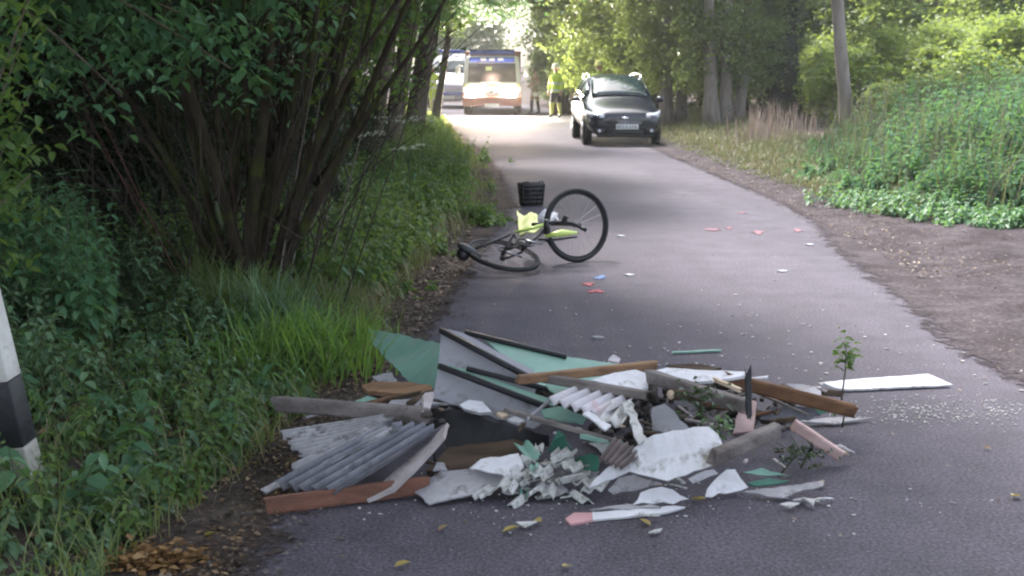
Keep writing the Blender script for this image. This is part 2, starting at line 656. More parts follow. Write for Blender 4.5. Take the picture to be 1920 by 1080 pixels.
L_yel = leafmat('elder_leaf', (0.042, 0.095, 0.028), (0.08, 0.15, 0.045), (0.14, 0.205, 0.065), 0.45)
L_rverge = leafmat('right_verge_grass', (0.085, 0.10, 0.036), (0.135, 0.15, 0.058), (0.20, 0.20, 0.09), 0.3, big=1.3, tcol=(0.2, 0.22, 0.09))
L_litter = leafmat('dead_leaf', (0.04, 0.026, 0.018), (0.11, 0.068, 0.04), (0.25, 0.165, 0.085), 0.1, tcol=(0.1, 0.06, 0.03))
L_yleaf = leafmat('yellow_leaf', (0.20, 0.13, 0.03), (0.30, 0.22, 0.06), (0.38, 0.30, 0.12), 0.2)
M_stem = mat('green_stem', (0.06, 0.075, 0.03), rough=0.8, bump=0)
M_bark = mat('bark', (0.16, 0.125, 0.095), (0.06, 0.046, 0.035), rough=0.95, scale=9, stretch=(1, 1, 0.18), bump=0.8, spec=0.1, dirt=(0.045, 0.055, 0.018), dirt_scale=2.2, dirt_at=0.52)
M_moss = mat('mossy_bark', (0.052, 0.039, 0.026), (0.015, 0.012, 0.009), rough=0.95, scale=12, stretch=(1, 1, 0.3), bump=0.8, spec=0.1, dirt=(0.05, 0.06, 0.014), dirt_scale=3.5, dirt_at=0.5)
M_pale = mat('pale_bark', (0.25, 0.215, 0.19), (0.15, 0.125, 0.105), rough=0.9, scale=6, stretch=(1, 1, 0.25), bump=0.5, spec=0.15, dirt=(0.07, 0.08, 0.05), dirt_scale=2, dirt_at=0.58)
M_twig = mat('twig', (0.045, 0.03, 0.02), (0.018, 0.013, 0.010), rough=0.95, bump=0)


# ------------------------------------------------------------------ plant builders
def litter(name, lab, x, y, size, m, lift=0.012, lod=1):
    n = len(x)
    C = np.stack([x, y, np.maximum(ht(x, y), 0.0) + lift * rng.random(n) + 0.004], 1)
    D = rand_dirs(n, 0.05, 0.15)
    N = np.stack([rng.normal(size=n) * .35, rng.normal(size=n) * .35, np.ones(n)], 1)
    L = size * (0.5 + rng.random(n))
    o = link(name, leaf_mesh(name, m, C, D, N, L, L * 0.6, 0.25, lod, -0.12))
    return tag(o, lab, 'leaf litter', kind='stuff')



def nettle_mesh(name, m, X, Y, H, size, levels=7, lod=2, zoff=0.0, per=2, tiltv=0.12):
    """Upright herbs: stems with opposite drooping leaves, larger below the tip."""
    n = len(X)
    Z = ht(X, Y) + zoff
    B = np.stack([X, Y, Z], 1)
    tilt = np.stack([rng.normal(size=n) * tiltv, rng.normal(size=n) * tiltv, np.ones(n)], 1)
    T = B + tilt * H[:, None]
    A0 = rng.random(n) * math.pi
    Cs, Ds, Ns, Ls, Rs = [], [], [], [], []
    pr = rng.random(n)
    for k in range(levels):
        q = 0.25 + 0.75 * (k + rng.random(n) * 0.5) / levels
        c = B + (T - B) * q[:, None]
        for s in range(per):
            a = A0 + k * math.pi / 2 * 1.05 + s * 2 * math.pi / per + rng.normal(size=n) * 0.25
            d = np.stack([np.cos(a), np.sin(a), -0.15 - 0.5 * rng.random(n) + 0.7 * (q > 0.9)], 1)
            Cs.append(c)
            Ds.append(d)
            Ns.append(np.stack([rng.normal(size=n) * .2, rng.normal(size=n) * .2, np.ones(n)], 1))
            Ls.append(size * (0.7 + 0.6 * rng.random(n)) * (1.25 - 0.75 * q ** 2))
            Rs.append(np.clip(pr * 0.6 + 0.4 * rng.random(n) + 0.15 * (q - 0.6), 0, 1))
    L = np.concatenate(Ls)
    st = sticks(B, T, 0.0035, 0.0015)
    return leaf_mesh(name, m, np.concatenate(Cs), np.concatenate(Ds), np.concatenate(Ns), L, L * 0.62, 0.18, lod, 0.2, np.concatenate(Rs), st, M_stem)


def scatter(n, y0, y1, f0, f1, power=1.0):
    y = y0 + (y1 - y0) * rng.random(n) ** power
    a, b = f0(y), f1(y)
    return a + (b - a) * rng.random(n), y


def crown_mesh(name, m, n, radii, clumps, spread, leaf, lod=1, flat=0.7, shell=0.6):
    C = cloud(n, radii, clumps, spread, shell, flat)
    D = rand_dirs(n, -0.25, 0.5)
    N = np.stack([rng.normal(size=n) * .5, rng.normal(size=n) * .5, np.ones(n)], 1)
    L = leaf * (0.6 + 0.8 * rng.random(n))
    return leaf_mesh(name, m, C, D, N, L, L * 0.6, 0.2, lod, 0.15)


def twig_extra(n, radii, rad=0.012):
    A = rand_dirs(n, 0, 1) * rng.random((n, 1)) * np.array(radii) * 0.5
    A[:, 2] -= radii[2] * 0.5
    Bp = A + rand_dirs(n, 0.5, 0.7) * np.array(radii) * (0.35 + 0.5 * rng.random((n, 1)))
    return sticks(A, Bp, rad, rad * 0.35)


def wob(a, b, n, amp, seed=None):
    a, b = Vector(a), Vector(b)
    r = random.Random(seed)
    out = []
    d = (b - a)
    s1, s2 = Vector((1, 0.2, 0)), Vector((-0.2, 1, 0))
    p1, p2, p3 = r.random() * 6, r.random() * 6, r.random() * 6
    for i in range(n + 1):
        t = i / n
        e = math.sin(math.pi * min(1, t * 1.0) * 0.5) if t < 1 else 1
        out.append(a + d * t + s1 * (amp * e * math.sin(p1 + t * 5)) - s1 * (amp * e * math.sin(p1)) * (1 - t) + s2 * (amp * e * math.sin(p2 + t * 6.3)) * 0.7)
    out[0] = a
    return out


def trunk(parent, a, b, r0, r1, m, n=10, sides=10, amp=0.06, name='trunk', flare=1.35):
    pts = wob(a, b, n, amp)
    rad = [r0 + (r1 - r0) * i / n for i in range(n + 1)]
    rad[0] *= flare
    if n > 3:
        rad[1] *= 1 + (flare - 1) * 0.35
    mb = MB()
    mb.tube(pts, rad, n=sides, jit=0.16)
    return mb.build(name, m, parent, True)


CROWNS = {
    'hedge': crown_mesh('hedge_crown', L_hedge, 15000, (1.7, 1.7, 2.8), 150, 0.20, 0.13),
    'hedge2': crown_mesh('hedge_crown_b', L_hedge, 14000, (1.9, 1.6, 2.4), 120, 0.22, 0.13),
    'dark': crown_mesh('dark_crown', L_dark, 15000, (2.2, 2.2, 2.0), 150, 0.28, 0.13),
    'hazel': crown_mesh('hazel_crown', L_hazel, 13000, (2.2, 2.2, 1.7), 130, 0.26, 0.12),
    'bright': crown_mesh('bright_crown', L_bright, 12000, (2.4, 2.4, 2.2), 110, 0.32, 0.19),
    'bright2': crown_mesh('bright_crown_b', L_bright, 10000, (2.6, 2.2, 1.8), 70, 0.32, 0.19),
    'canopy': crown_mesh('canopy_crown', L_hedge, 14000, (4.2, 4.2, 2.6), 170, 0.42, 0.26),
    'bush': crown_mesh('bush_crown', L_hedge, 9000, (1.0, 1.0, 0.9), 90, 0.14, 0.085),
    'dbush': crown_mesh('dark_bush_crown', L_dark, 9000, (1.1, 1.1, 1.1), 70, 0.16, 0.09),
}


def crown(kind, parent, loc, sc=(1, 1, 1), rz=0.0, name='crown'):
    o = link(name, CROWNS[kind], parent, loc)
    o.scale = sc
    o.rotation_euler = (0, 0, rz)
    return o


def tree(name, label, x, y, trunks, crowns, group=None, m=M_bark, cat='tree'):
    """trunks: (dx, dy, tx, ty, tz, r0, r1); crowns: (kind, dx, dy, z, sx, sy, sz)."""
    z = float(ht(x, y))
    t = thing(name, label, cat, (x, y, z), 0, group)
    for (dx, dy, tx, ty, tz, r0, r1) in trunks:
        trunk(t, (dx, dy, -0.1), (tx, ty, tz), r0, r1, m)
    for (k, dx, dy, cz, sx, sy, sz) in crowns:
        crown(k, t, (dx, dy, cz), (sx, sy, sz), random.random() * 6.28)
    return t


# ------------------------------------------------------------------ right side: hedge trees behind the car
def limbs(t, n, z0, z1, r, out, m):
    for _ in range(n):
        a = random.random() * 6.28
        za = z0 + (z1 - z0) * random.random()
        trunk(t, (0, 0, za), (math.cos(a) * out, math.sin(a) * out, za + out * (0.4 + 0.6 * random.random())), r, r * 0.4, m, n=5, sides=6, amp=0.05, name='limb', flare=1.0)


RH = [  # px, ground row, crown kind, label
    (1052, 214, 'hedge', 'leafy hedge tree beside the fire engine, farthest of the right-hand row'),
    (1088, 216, 'hedge2', 'dull green hedge tree behind the firefighter in yellow'),
    (1140, 222, 'hedge', 'dull green hedge tree rising behind the roof of the black car'),
    (1200, 226, 'hedge2', 'drooping hedge tree rising behind the right of the black car roof'),
    (1262, 236, 'hedge', 'hedge tree with two bare upright trunks just right of the black car'),
    (1345, 238, 'hedge2', 'hedge tree with dusty bare stems between the car and the dark ivy-covered trunk'),
]
for i, (px, row, kind, lab) in enumerate(RH):
    p = ground_pt(px, row)
    far = i < 4
    tr = []
    for k in range(2 if i == 4 else 3):
        dx = (-0.22, 0.18, 0.55)[k] * (0.8 if far else 1)
        tr.append((dx, 0.2 * k - 0.2 - (.5 if not far else 0), dx * 1.6, 0.3 * k - (.4 if not far else 0), 5.2, (0.15 if far else 0.2) - 0.025 * k, 0.1))
    t = tree('hedge_tree', lab, p.x, p.y + 0.3, tr,
             [(kind, 0.1, 0.3, 3.0 if far else 3.6, 0.95, 0.95, 0.95), ('hedge', 0.5, 1.1, 2.6, 0.9, 0.9, 0.8), (kind, -0.3, 0.9, 6.0, 1.3, 1.3, 1.0)],
             'trees along the right of the lane', m=M_bark if far else M_pale)
    # low sprays that hang in front of the trunks
    nz = 2000
    C = cloud(nz, (1.3, 0.8, 1.5), 40, 0.17, 0.4)
    C[:, 2] += 1.9 if far else 2.1
    C[:, 1] -= 0.7
    L = 0.12 * (0.6 + 0.8 * rng.random(nz))
    link('low_spray', leaf_mesh('low_spray', L_hedge, C, rand_dirs(nz, -0.5, 0.4), np.stack([rng.normal(size=nz) * .5, rng.normal(size=nz) * .5, np.ones(nz)], 1), L, L * 0.55, 0.2, 1), t)

# second row that closes the gaps between the trunks
for i, (px, Y) in enumerate([(1075, 58), (1115, 55), (1170, 52), (1235, 49), (1310, 46), (1395, 43), (1450, 50), (1530, 60)]):
    x = (px - 960) / 2400 * Y
    tree('hedge_tree', 'dense green tree in the back row of the hedge on the right of the lane', x, Y, [(0, 0, .2, .2, 5, .12, .07), (.4, .2, .9, .3, 4.5, .08, .05)],
         [(('hedge', 'hedge2')[i % 2], 0, 0, 1.7, 1.1, 1.0, 0.8), ('hedge2', .2, .2, 4.5, 1.2, 1.2, 1.0)], 'back row of the right-hand hedge')

# dark ivy-covered trunk
p = ground_pt(1462, 226)
t = thing('ivy_tree', 'stout dark tree trunk wrapped in ivy at the bend of the right verge', 'tree', (p.x, p.y, p.z))
trunk(t, (0, 0, -0.1), (0.1, 0.1, 6.5), 0.42, 0.34, M_moss, sides=14, amp=0.05)
n = 2600
a = rng.random(n) * 6.28
zz = 0.15 + 3.6 * rng.random(n) ** 0.9
rr = 0.45 + 0.10 * rng.random(n) + 0.10 * np.sin(zz * 3 + a * 2)
C = np.stack([np.cos(a) * rr, np.sin(a) * rr, zz], 1)
L = 0.09 * (0.6 + 0.8 * rng.random(n))
link('ivy', leaf_mesh('ivy', L_dark, C, np.stack([np.cos(a) * .3 + rng.normal(size=n) * .3, np.sin(a) * .3 + rng.normal(size=n) * .3, -np.ones(n)], 1), np.stack([np.cos(a), np.sin(a), 0.4 * np.ones(n)], 1), L, L * 0.8, 0.1, 1), t)
crown('hedge', t, (0.2, 0.8, 5.4), (1.5, 1.5, 1.0))

# slim leaning pale tree
p = ground_pt(1592, 256)
q = P(1553, -10, 0)
d = (P(1553, 0, 0.0) - Vector((0, 0, CAM_H)))
t = thing('slim_tree', 'slim bare pale trunk leaning left at the edge of the nettle bank', 'tree', (p.x, p.y, p.z))
top = Vector((P(1557, 300, 0).x, 0, 0))
kx = (1553 - 1592) / (2400 / p.y) * 1.0
trunk(t, (0, 0, -0.15), (kx * 2.2, 0.2, 8.0), 0.15, 0.09, M_pale, n=14, amp=0.05)
crown('bright', t, (kx * 2.0, 0.3, 7.0), (1.0, 1.0, 0.8))

# bright sunlit trees in the open behind the nettles
BR = [
    (1500, 50, 1.15, 'bright', 'yellow-green sunlit tree just behind the dark ivy trunk'),
    (1640, 46, 1.05, 'bright2', 'yellow-green sunlit tree right behind the slim leaning trunk'),
    (1730, 56, 1.2, 'bright', 'bright sunlit tree in the open, halfway between slim trunk and right picture edge'),
    (1850, 40, 0.9, 'bright2', 'thin pale sunlit tree with bare twigs at the right picture edge'),
    (1980, 48, 1.2, 'bright', 'sunlit tree at the far right beyond the nettle bank'),
    (1580, 72, 1.5, 'bright2', 'farthest sunlit tree seen through the gap behind the slim trunk'),
    (1900, 76, 1.7, 'bright', 'distant pale sunlit tree showing above the nettle bank at the right'),
]
for (px, Y, sc, kind, lab) in BR:
    x = (px - 960) / 2400 * Y
    t = tree('sunlit_tree', lab, x, Y, [(0, 0, 0.3, 0.2, 5 * sc, 0.14 * sc, 0.06), (0.2, 0.1, 1.0, 0.3, 4 * sc, 0.09, 0.04)],
             [(kind, 0, 0, 2.3 * sc, sc, sc, sc), (kind, 0.8, 0.5, 4.6 * sc, sc, sc, sc)], 'sunlit trees in the open on the right')
    limbs(t, 5, 0.8, 3.0, 0.04, 1.8 * sc, M_pale)

# far end of the lane, beyond the bend
FE = [(-14.0, 92, 2.0, 'bright'), (-8.5, 104, 1.8, 'bright2'), (-4.5, 112, 1.5, 'bright'), (6.5, 84, 1.7, 'hedge'), (8.5, 74, 1.7, 'hedge2'), (-19, 96, 2.3, 'bright')]
for (x, Y, sc, kind) in FE:
    tree('distant_tree', 'hazy distant tree beyond the bend at the end of the lane', x, Y, [(0, 0, 0.2, 0.2, 6 * sc, 0.16 * sc, 0.08)],
         [(kind, 0, 0, 2.2 * sc, sc, sc, 0.9 * sc), (kind, 0.8, 0.5, 4.2 * sc, sc, sc, sc)], 'trees beyond the bend')

for (px, Y, sc, kind, lab) in [(1660, 33, .75, 'bright', 'sunlit yellow-green bush just right of the slim leaning trunk'), (1750, 36, .85, 'bright2', 'sunlit bush in the gap above the middle of the nettle bank'), (1850, 31, .8, 'bright', 'loose sunlit bush above the right of the nettle bank'), (1535, 38, .7, 'bright2', 'sunlit bush between the ivy trunk and the slim leaning trunk'), (1950, 34, .9, 'bright2', 'sunlit bush cut by the right picture edge')]:
    x = (px - 960) / 2400 * Y
    tree('sunlit_bush', lab, x, Y, [(0, 0, .2, .1, 1.6, .04, .02), (.1, 0, -.4, .1, 1.5, .03, .015)], [(kind, 0, 0, 1.2 * sc, sc, sc, .75 * sc), (kind, .9, .6, 2.4 * sc, .7 * sc, .7 * sc, .6 * sc)], 'sunlit bushes behind the nettle bank', m=M_pale, cat='bush')

# nettle bank on the right
m_ = 2900
y = 14.0 + 11 * rng.random(m_) ** 1.25
front = np.interp(y, [14.0, 15.5, 17, 19, 22, 25], [5.7, 5.1, 4.6, 4.65, 5.0, 5.6]) + 0.18 * np.sin(y * 2.7) + 0.12 * np.sin(y * 6.1)
x = front + (0.42 * y + 1.2 - front) * rng.random(m_) ** 0.9
x += rng.normal(size=m_) * 0.15
dfront = np.clip(np.minimum(x - front, (y - 13.8) * 0.8), 0, 2.4)
lump = 0.5 + 0.5 * np.sin(x * 2.9 + 1.3 * np.sin(y * 1.7)) * np.sin(y * 2.3 + 0.9 * np.sin(x * 2.1))
H = (0.12 + 0.46 * dfront) * (0.5 + 0.75 * lump) * (0.7 + 0.55 * rng.random(m_))
tall = rng.random(m_) < 0.06
H = np.clip(H * np.where(tall, 1.35, 1.0), 0.10, 1.9)
bank = link('nettle_bed', nettle_mesh('nettle_bed', L_bank, x, y, H, 0.115, 9, 2, tiltv=0.3))
tag(bank, 'dense bank of bluish green nettles on the right of the lane', 'nettles', kind='stuff')
m_ = 260
y = 13.9 + 3.2 * rng.random(m_)
x = np.interp(y, [13.9, 15.5, 17.2], [5.5, 4.9, 4.4]) + 0.6 * rng.normal(size=m_) * .4
o = link('weeds', nettle_mesh('bank_foot', L_hazel, x, y, 0.08 + 0.2 * rng.random(m_), 0.08, 5, 2, tiltv=.4))
tag(o, 'low yellow-green weeds along the foot of the nettle bank', 'weeds', kind='stuff')
m_ = 1500
y = 14.6 + 9 * rng.random(m_)
x = np.interp(y, [14.6, 17, 24], [5.6, 4.7, 5.6]) + 4.5 * rng.random(m_)
o = link('tall_grass', grass_mesh('bank_tall_grass', L_rverge, x, y, ht(x, y), 0.5 + 0.8 * rng.random(m_) * np.clip(x - 4.4, .3, 1.4), np.full(m_, 0.014), 0.45))
tag(o, 'thin tall grass growing up through the nettle bank', 'grass', kind='stuff')
m_ = 500
y = 14.2 + 8 * rng.random(m_)
x = np.interp(y, [14.2, 17, 24], [5.4, 4.5, 5.4]) + 4.0 * rng.random(m_)
A = np.stack([x, y, ht(x, y)], 1)
B = A + np.stack([rng.normal(size=m_) * .25, rng.normal(size=m_) * .25, (0.3 + 0.8 * rng.random(m_)) * np.clip(x - 4.2, .4, 1.3)], 1)
V, F = sticks(A, B, 0.006, 0.003)
o = link('dead_stems', mesh_np('dead_stems', V, F, np.full(len(F), 3), M_pale))
tag(o, 'bare dead stems standing in the nettle bank', 'dead stems', kind='stuff')
# shrubs at the back of the bank
for (px, Y, sc, kind, lab) in [(1700, 27, 0.9, 'bush', 'low rounded bush at the back of the nettle bank, left one'), (1800, 26, 1.05, 'bush', 'rounded bush at the back of the nettle bank, middle one'), (1910, 25, 1.1, 'bush', 'rounded bush at the back of the nettle bank, at the right picture edge')]:
    xx = (px - 960) / 2400 * Y
    t = tree('bush', lab, xx, Y, [(0, 0, 0.2, 0.1, 1.0, 0.04, 0.02), (0.05, 0, -0.3, 0.1, 0.9, 0.03, 0.015)], [(kind, 0, 0, 0.75 * sc, sc, sc, sc * 0.8)], 'bushes behind the nettle bank', cat='bush')

# right verge grass between lane and trees
m_ = 17000
y = 15.5 + 27 * rng.random(m_) ** 1.2
off = np.interp(y, [15.5, 18, 24, 42], [0.75, 0.5, 0.4, 0.2])
x = xr(y) + off + (np.interp(y, [15, 20, 42], [1.2, 2.2, 3.4])) * rng.random(m_)
Hh = (0.06 + 0.20 * rng.random(m_) ** 1.5) * np.clip((x - xr(y)) / 1.2, 0.4, 1.3)
vg = link('verge_grass', grass_mesh('verge_grass_right', L_rverge, x, y, ht(x, y), Hh, np.full(m_, 0.016), 0.7))
tag(vg, 'yellowish rough grass along the right verge', 'grass', kind='stuff')
m_ = 2600
y = 17 + 22 * rng.random(m_) ** 1.1
x = xr(y) + 0.7 + 2.3 * rng.random(m_)
vs = link('dry_grass', grass_mesh('dry_grass', L_straw, x, y, ht(x, y), 0.10 + 0.16 * rng.random(m_), np.full(m_, 0.014), 0.7))
tag(vs, 'straw coloured dry grass mixed into the right verge', 'grass', kind='stuff')
# tall pale dead stalks below the ivy trunk
c = ground_pt(1440, 262)
m_ = 260
x, y = c.x + rng.normal(size=m_) * 0.38, c.y + rng.normal(size=m_) * 0.7
tp = link('dead_stalks', grass_mesh('dead_stalks', leafmat('dead_stalk', (0.13, 0.09, 0.07), (0.22, 0.17, 0.145), (0.32, 0.26, 0.23), 0.25, tcol=(0.3, 0.24, 0.2)), x, y, ht(x, y), 0.35 + 0.6 * rng.random(m_), np.full(m_, 0.022), 0.22))
tag(tp, 'clump of tall pale dead stalks below the ivy-covered trunk', 'dead stalks', kind='stuff')

# ------------------------------------------------------------------ left side
# coppiced multi-stem tree
cb_ = ground_pt(462, 552)
t = thing('coppiced_tree', 'many-stemmed mossy coppiced tree fanning out from the dark left bank', 'tree', (cb_.x, cb_.y, cb_.z))
sc_ = 2400 / cb_.y
ST = [(330, 20, .055), (255, 120, .04), (395, 0, .06), (450, -40, .05), (492, 0, .035), (525, -30, .07), (585, -20, .065), (600, 60, .04), (640, 30, .055),
      (690, 175, .045), (735, 170, .035), (765, 90, .05), (560, 180, .03), (300, 260, .03), (430, 60, .028), (350, 150, .03), (670, 90, .04), (505, 150, .03), (610, 250, .03)]
for i, (px, py, r) in enumerate(ST):
    e = Vector(((px - 462) / sc_, (random.random() - 0.5) * 1.4, (552 - py) / sc_))
    b = Vector(((px - 462) / sc_ * 0.10 + (random.random() - .5) * 0.22, (random.random() - .5) * 0.3, -0.1))
    e = b + (e - b) * 1.45
    trunk(t, b, e, r * 0.85, r * 0.32, M_moss, n=9, sides=7, amp=0.09, name='stem', flare=1.2)
n = 240
A = np.stack([np.clip(rng.normal(size=n) * 0.75, -1.1, 0.9), rng.normal(size=n) * 0.5, 0.2 + 1.6 * rng.random(n)], 1)
A[:, 0] *= 0.4 + A[:, 2] / 1.6
B = A + np.stack([rng.normal(size=n) * 0.25 + A[:, 0] * 0.25, rng.normal(size=n) * 0.2, 0.15 + 0.7 * rng.random(n)], 1)
V, F = sticks(A, B, 0.006, 0.002)
o = link('twigs', mesh_np('twigs', V, F, np.full(len(F), 3), M_twig), t)
o['kind'] = 'stuff'
crown('hazel', t, (-0.2, 0.8, 3.9), (1.3, 1.2, 0.9))
crown('hazel', t, (0.9, 1.4, 3.4), (0.8, 0.8, 0.7), 2.0)
# forks off the main stems
for k in range(26):
    px, py, r = ST[k % len(ST)]
    q = random.uniform(.3, .75)
    e = Vector(((px - 462) / sc_, 0, (552 - py) / sc_)) * q
    dxx = (px - 462) / 300
    trunk(t, e, e + Vector((dxx * random.uniform(.1, .7) + random.uniform(-.35, .35), random.uniform(-.5, .4), random.uniform(.5, 1.2))), r * .42, r * .1, M_moss, n=6, sides=6, amp=0.10, name='fork', flare=1.0)
# straight thin shoots, some of them pale or reddish
for m_i, (cnt, mm) in enumerate([(24, M_twig), (5, M_pale), (6, mat('red_twig', (0.11, 0.045, 0.03), (0.06, 0.025, 0.018), rough=.9, bump=0))]):
    A = np.stack([rng.normal(size=cnt) * .35, rng.normal(size=cnt) * .35, 0.0 * np.ones(cnt)], 1)
    B = A + np.stack([np.minimum(A[:, 0] * 1.6 + rng.normal(size=cnt) * .3, .7), rng.normal(size=cnt) * .25, 1.2 + 1.6 * rng.random(cnt)], 1)
    V, F = sticks(A, B, 0.007, 0.003)
    o = link('shoots', mesh_np('shoots', V, F, np.full(len(F), 3), mm), t)
    o['kind'] = 'stuff'
n = 900
C = cloud(n, (0.55, 0.6, 0.7), 30, 0.09, 0.3)
C += np.array([0.95, 0.2, 1.85])
L = 0.06 * (0.6 + 0.8 * rng.random(n))
link('light_foliage', leaf_mesh('light_foliage', L_yel, C, rand_dirs(n, -0.5, 0.4), np.stack([rng.normal(size=n) * .4, rng.normal(size=n) * .4, np.ones(n)], 1), L, L * 0.62, 0.15, 2), t)
# low foliage that hangs in the fan
n = 1150
C = cloud(n, (1.25, 0.8, 0.55), 40, 0.10, 0.3)
C += np.array([-0.35, -0.55, 1.85])
L = 0.075 * (0.6 + 0.8 * rng.random(n))
link('low_foliage', leaf_mesh('low_foliage', L_hazel, C, rand_dirs(n, -0.5, 0.4), np.stack([rng.normal(size=n) * .4, rng.normal(size=n) * .4, np.ones(n)], 1), L, L * 0.68, 0.15, 2), t)

# mossy trunks farther along the left verge
LT = [
    (772, 262, 815, 0, .24, 'stout reddish brown trunk leaning right, nearest to the fire engine on the left'),
    (730, 296, 768, 10, .17, 'mossy leaning trunk second along the left verge from the fire engine'),
    (692, 318, 745, 40, .10, 'thin leaning trunk on the left verge between coppiced tree and stout trunk'),
    (650, 330, 640, 0, .12, 'upright mossy trunk standing behind the right stems of the coppiced tree'),
    (560, 345, 520, 0, .14, 'dark upright trunk standing behind the coppiced tree'),
    (815, 226, 842, 60, .13, 'slim trunk at the bend of the left verge beside the white van'),
]
for i, (bx, by, tx, ty, r, lab) in enumerate(LT):
    p = ground_pt(bx, by)
    s = 2400 / p.y
    e = Vector(((tx - bx) / s, 0.2, (by - ty) / s))
    t = thing('lane_tree', lab, 'tree', (p.x, p.y, p.z), 0, 'trees along the left verge')
    trunk(t, (0, 0, -0.1), e * 2.2, r, r * 0.7, M_bark, n=12, amp=0.07)
    for k in range(3):
        a0 = e * (0.5 + 0.35 * k)
        trunk(t, a0, a0 + Vector((random.uniform(-1.0, .8), random.uniform(-.7, .7), random.uniform(0.8, 1.6))), r * 0.3, r * 0.1, M_bark, n=5, sides=6, amp=0.06, name='limb', flare=1)
    crown('hazel', t, (e.x * 1.6 - 0.3, 0.3, 4.5), (1.2, 1.2, 1.0), k)
    if i in (0, 5, 1, 3):
        n = 1500
        C = cloud(n, (1.0, 0.9, 0.8), 34, 0.14, 0.4)
        C += np.array([e.x * 0.9 - 0.1, -0.3, 3.3 if i in (0, 5) else 2.9])
        L = 0.11 * (0.6 + 0.8 * rng.random(n))
        link('low_foliage', leaf_mesh('lane_foliage', L_yel if i != 1 else L_hazel, C, rand_dirs(n, -0.4, 0.4), np.stack([rng.normal(size=n) * .5, rng.normal(size=n) * .5, np.ones(n)], 1), L, L * 0.6, 0.2, 1), t)

# thicket trees that close the left side
TH = [(-4.2, 12.5, 'dark', 0), (-5.8, 15.5, 'dark', 1), (-5.0, 19.5, 'hazel', 2), (-5.2, 24.5, 'dark', 3), (-6.0, 31, 'hazel', 4), (-6.0, 39, 'dark', 5), (-7.2, 11.0, 'dark', 6), (-8.5, 18, 'dark', 7), (-9, 26, 'dark', 8), (-9.5, 48, 'hazel', 9), (-12, 36, 'dark', 10)]
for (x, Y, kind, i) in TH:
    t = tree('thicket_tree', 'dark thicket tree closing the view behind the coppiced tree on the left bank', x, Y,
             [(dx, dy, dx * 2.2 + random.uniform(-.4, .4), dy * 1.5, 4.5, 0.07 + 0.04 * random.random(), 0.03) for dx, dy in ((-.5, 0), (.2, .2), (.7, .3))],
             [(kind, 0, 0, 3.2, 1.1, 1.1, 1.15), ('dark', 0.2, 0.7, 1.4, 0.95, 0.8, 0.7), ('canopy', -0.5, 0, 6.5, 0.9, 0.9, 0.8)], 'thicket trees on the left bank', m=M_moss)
# added trees, crowns above the view, put here to shade the lane
for i, (x, Y, z, sc) in enumerate([(-5.6, 9.5, 7.6, 1.0), (-6.0, 15, 7.8, 1.0), (-6.5, 22, 7.8, 1.0), (-7, 30, 8.0, 1.1), (-7.5, 42, 8.0, 1.1), (-1.2, -1.0, 7.6, 1.2)]):
    tree('added_shade_tree', 'added tree with its crown above the view, shading the lane', x, Y, [(0, 0, .4, .2, z, .2, .12)],
         [('canopy', 0.3, 0, z, sc, sc, sc), ('canopy', -1.2, 1.5, z - 1.8, sc * .6, sc * .6, sc * .5)], 'added shade trees with crowns above the view', m=M_moss)
# dark inner scrub
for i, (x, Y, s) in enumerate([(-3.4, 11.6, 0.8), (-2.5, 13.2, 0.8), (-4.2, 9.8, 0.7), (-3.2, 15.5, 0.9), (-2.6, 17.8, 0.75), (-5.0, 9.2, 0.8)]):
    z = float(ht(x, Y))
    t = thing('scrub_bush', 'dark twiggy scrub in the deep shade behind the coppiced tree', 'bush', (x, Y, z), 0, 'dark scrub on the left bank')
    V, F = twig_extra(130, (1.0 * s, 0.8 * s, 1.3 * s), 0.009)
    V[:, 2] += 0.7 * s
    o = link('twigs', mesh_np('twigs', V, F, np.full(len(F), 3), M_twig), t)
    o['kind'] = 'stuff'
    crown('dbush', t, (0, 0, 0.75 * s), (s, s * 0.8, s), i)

# near tree whose low branches hang into the top left
def hanging_branch(t, a, b, droop, nl, leaf, m, spread=0.16, r=0.02):
    a, b = Vector(a), Vector(b)
    pts = []
    for i in range(9):
        q = i / 8
        pts.append(a + (b - a) * q + Vector((0, 0, -droop * q * q)))
    mb = MB()
    mb.tube(pts, [r * (1 - 0.8 * i / 8) for i in range(9)], n=6)
    br = mb.build('branch', M_bark, t, True)
    pn = np.array([tuple(p) for p in pts])
    q = (0.15 + 0.85 * rng.random(nl)) * 7.99
    i0 = q.astype(int)
    C = pn[i0] + (pn[np.minimum(i0 + 1, 8)] - pn[i0]) * (q - i0)[:, None]
    # leaves grouped on short side twigs
    off = rng.normal(size=(nl // 6 + 1, 3)) * spread
    C = C[np.arange(nl) // 6 * 6 % nl] + off[np.arange(nl) // 6] + rng.normal(size=(nl, 3)) * spread * 0.35
    D = rand_dirs(nl, -0.45, 0.35)
    N = np.stack([rng.normal(size=nl) * .35, rng.normal(size=nl) * .35, np.ones(nl)], 1)
    L = leaf * (0.6 + 0.7 * rng.random(nl))
    link('leaves', leaf_mesh('leaves', m, C, D, N, L, L * 0.62, 0.15, 2, 0.2), br)
    return br


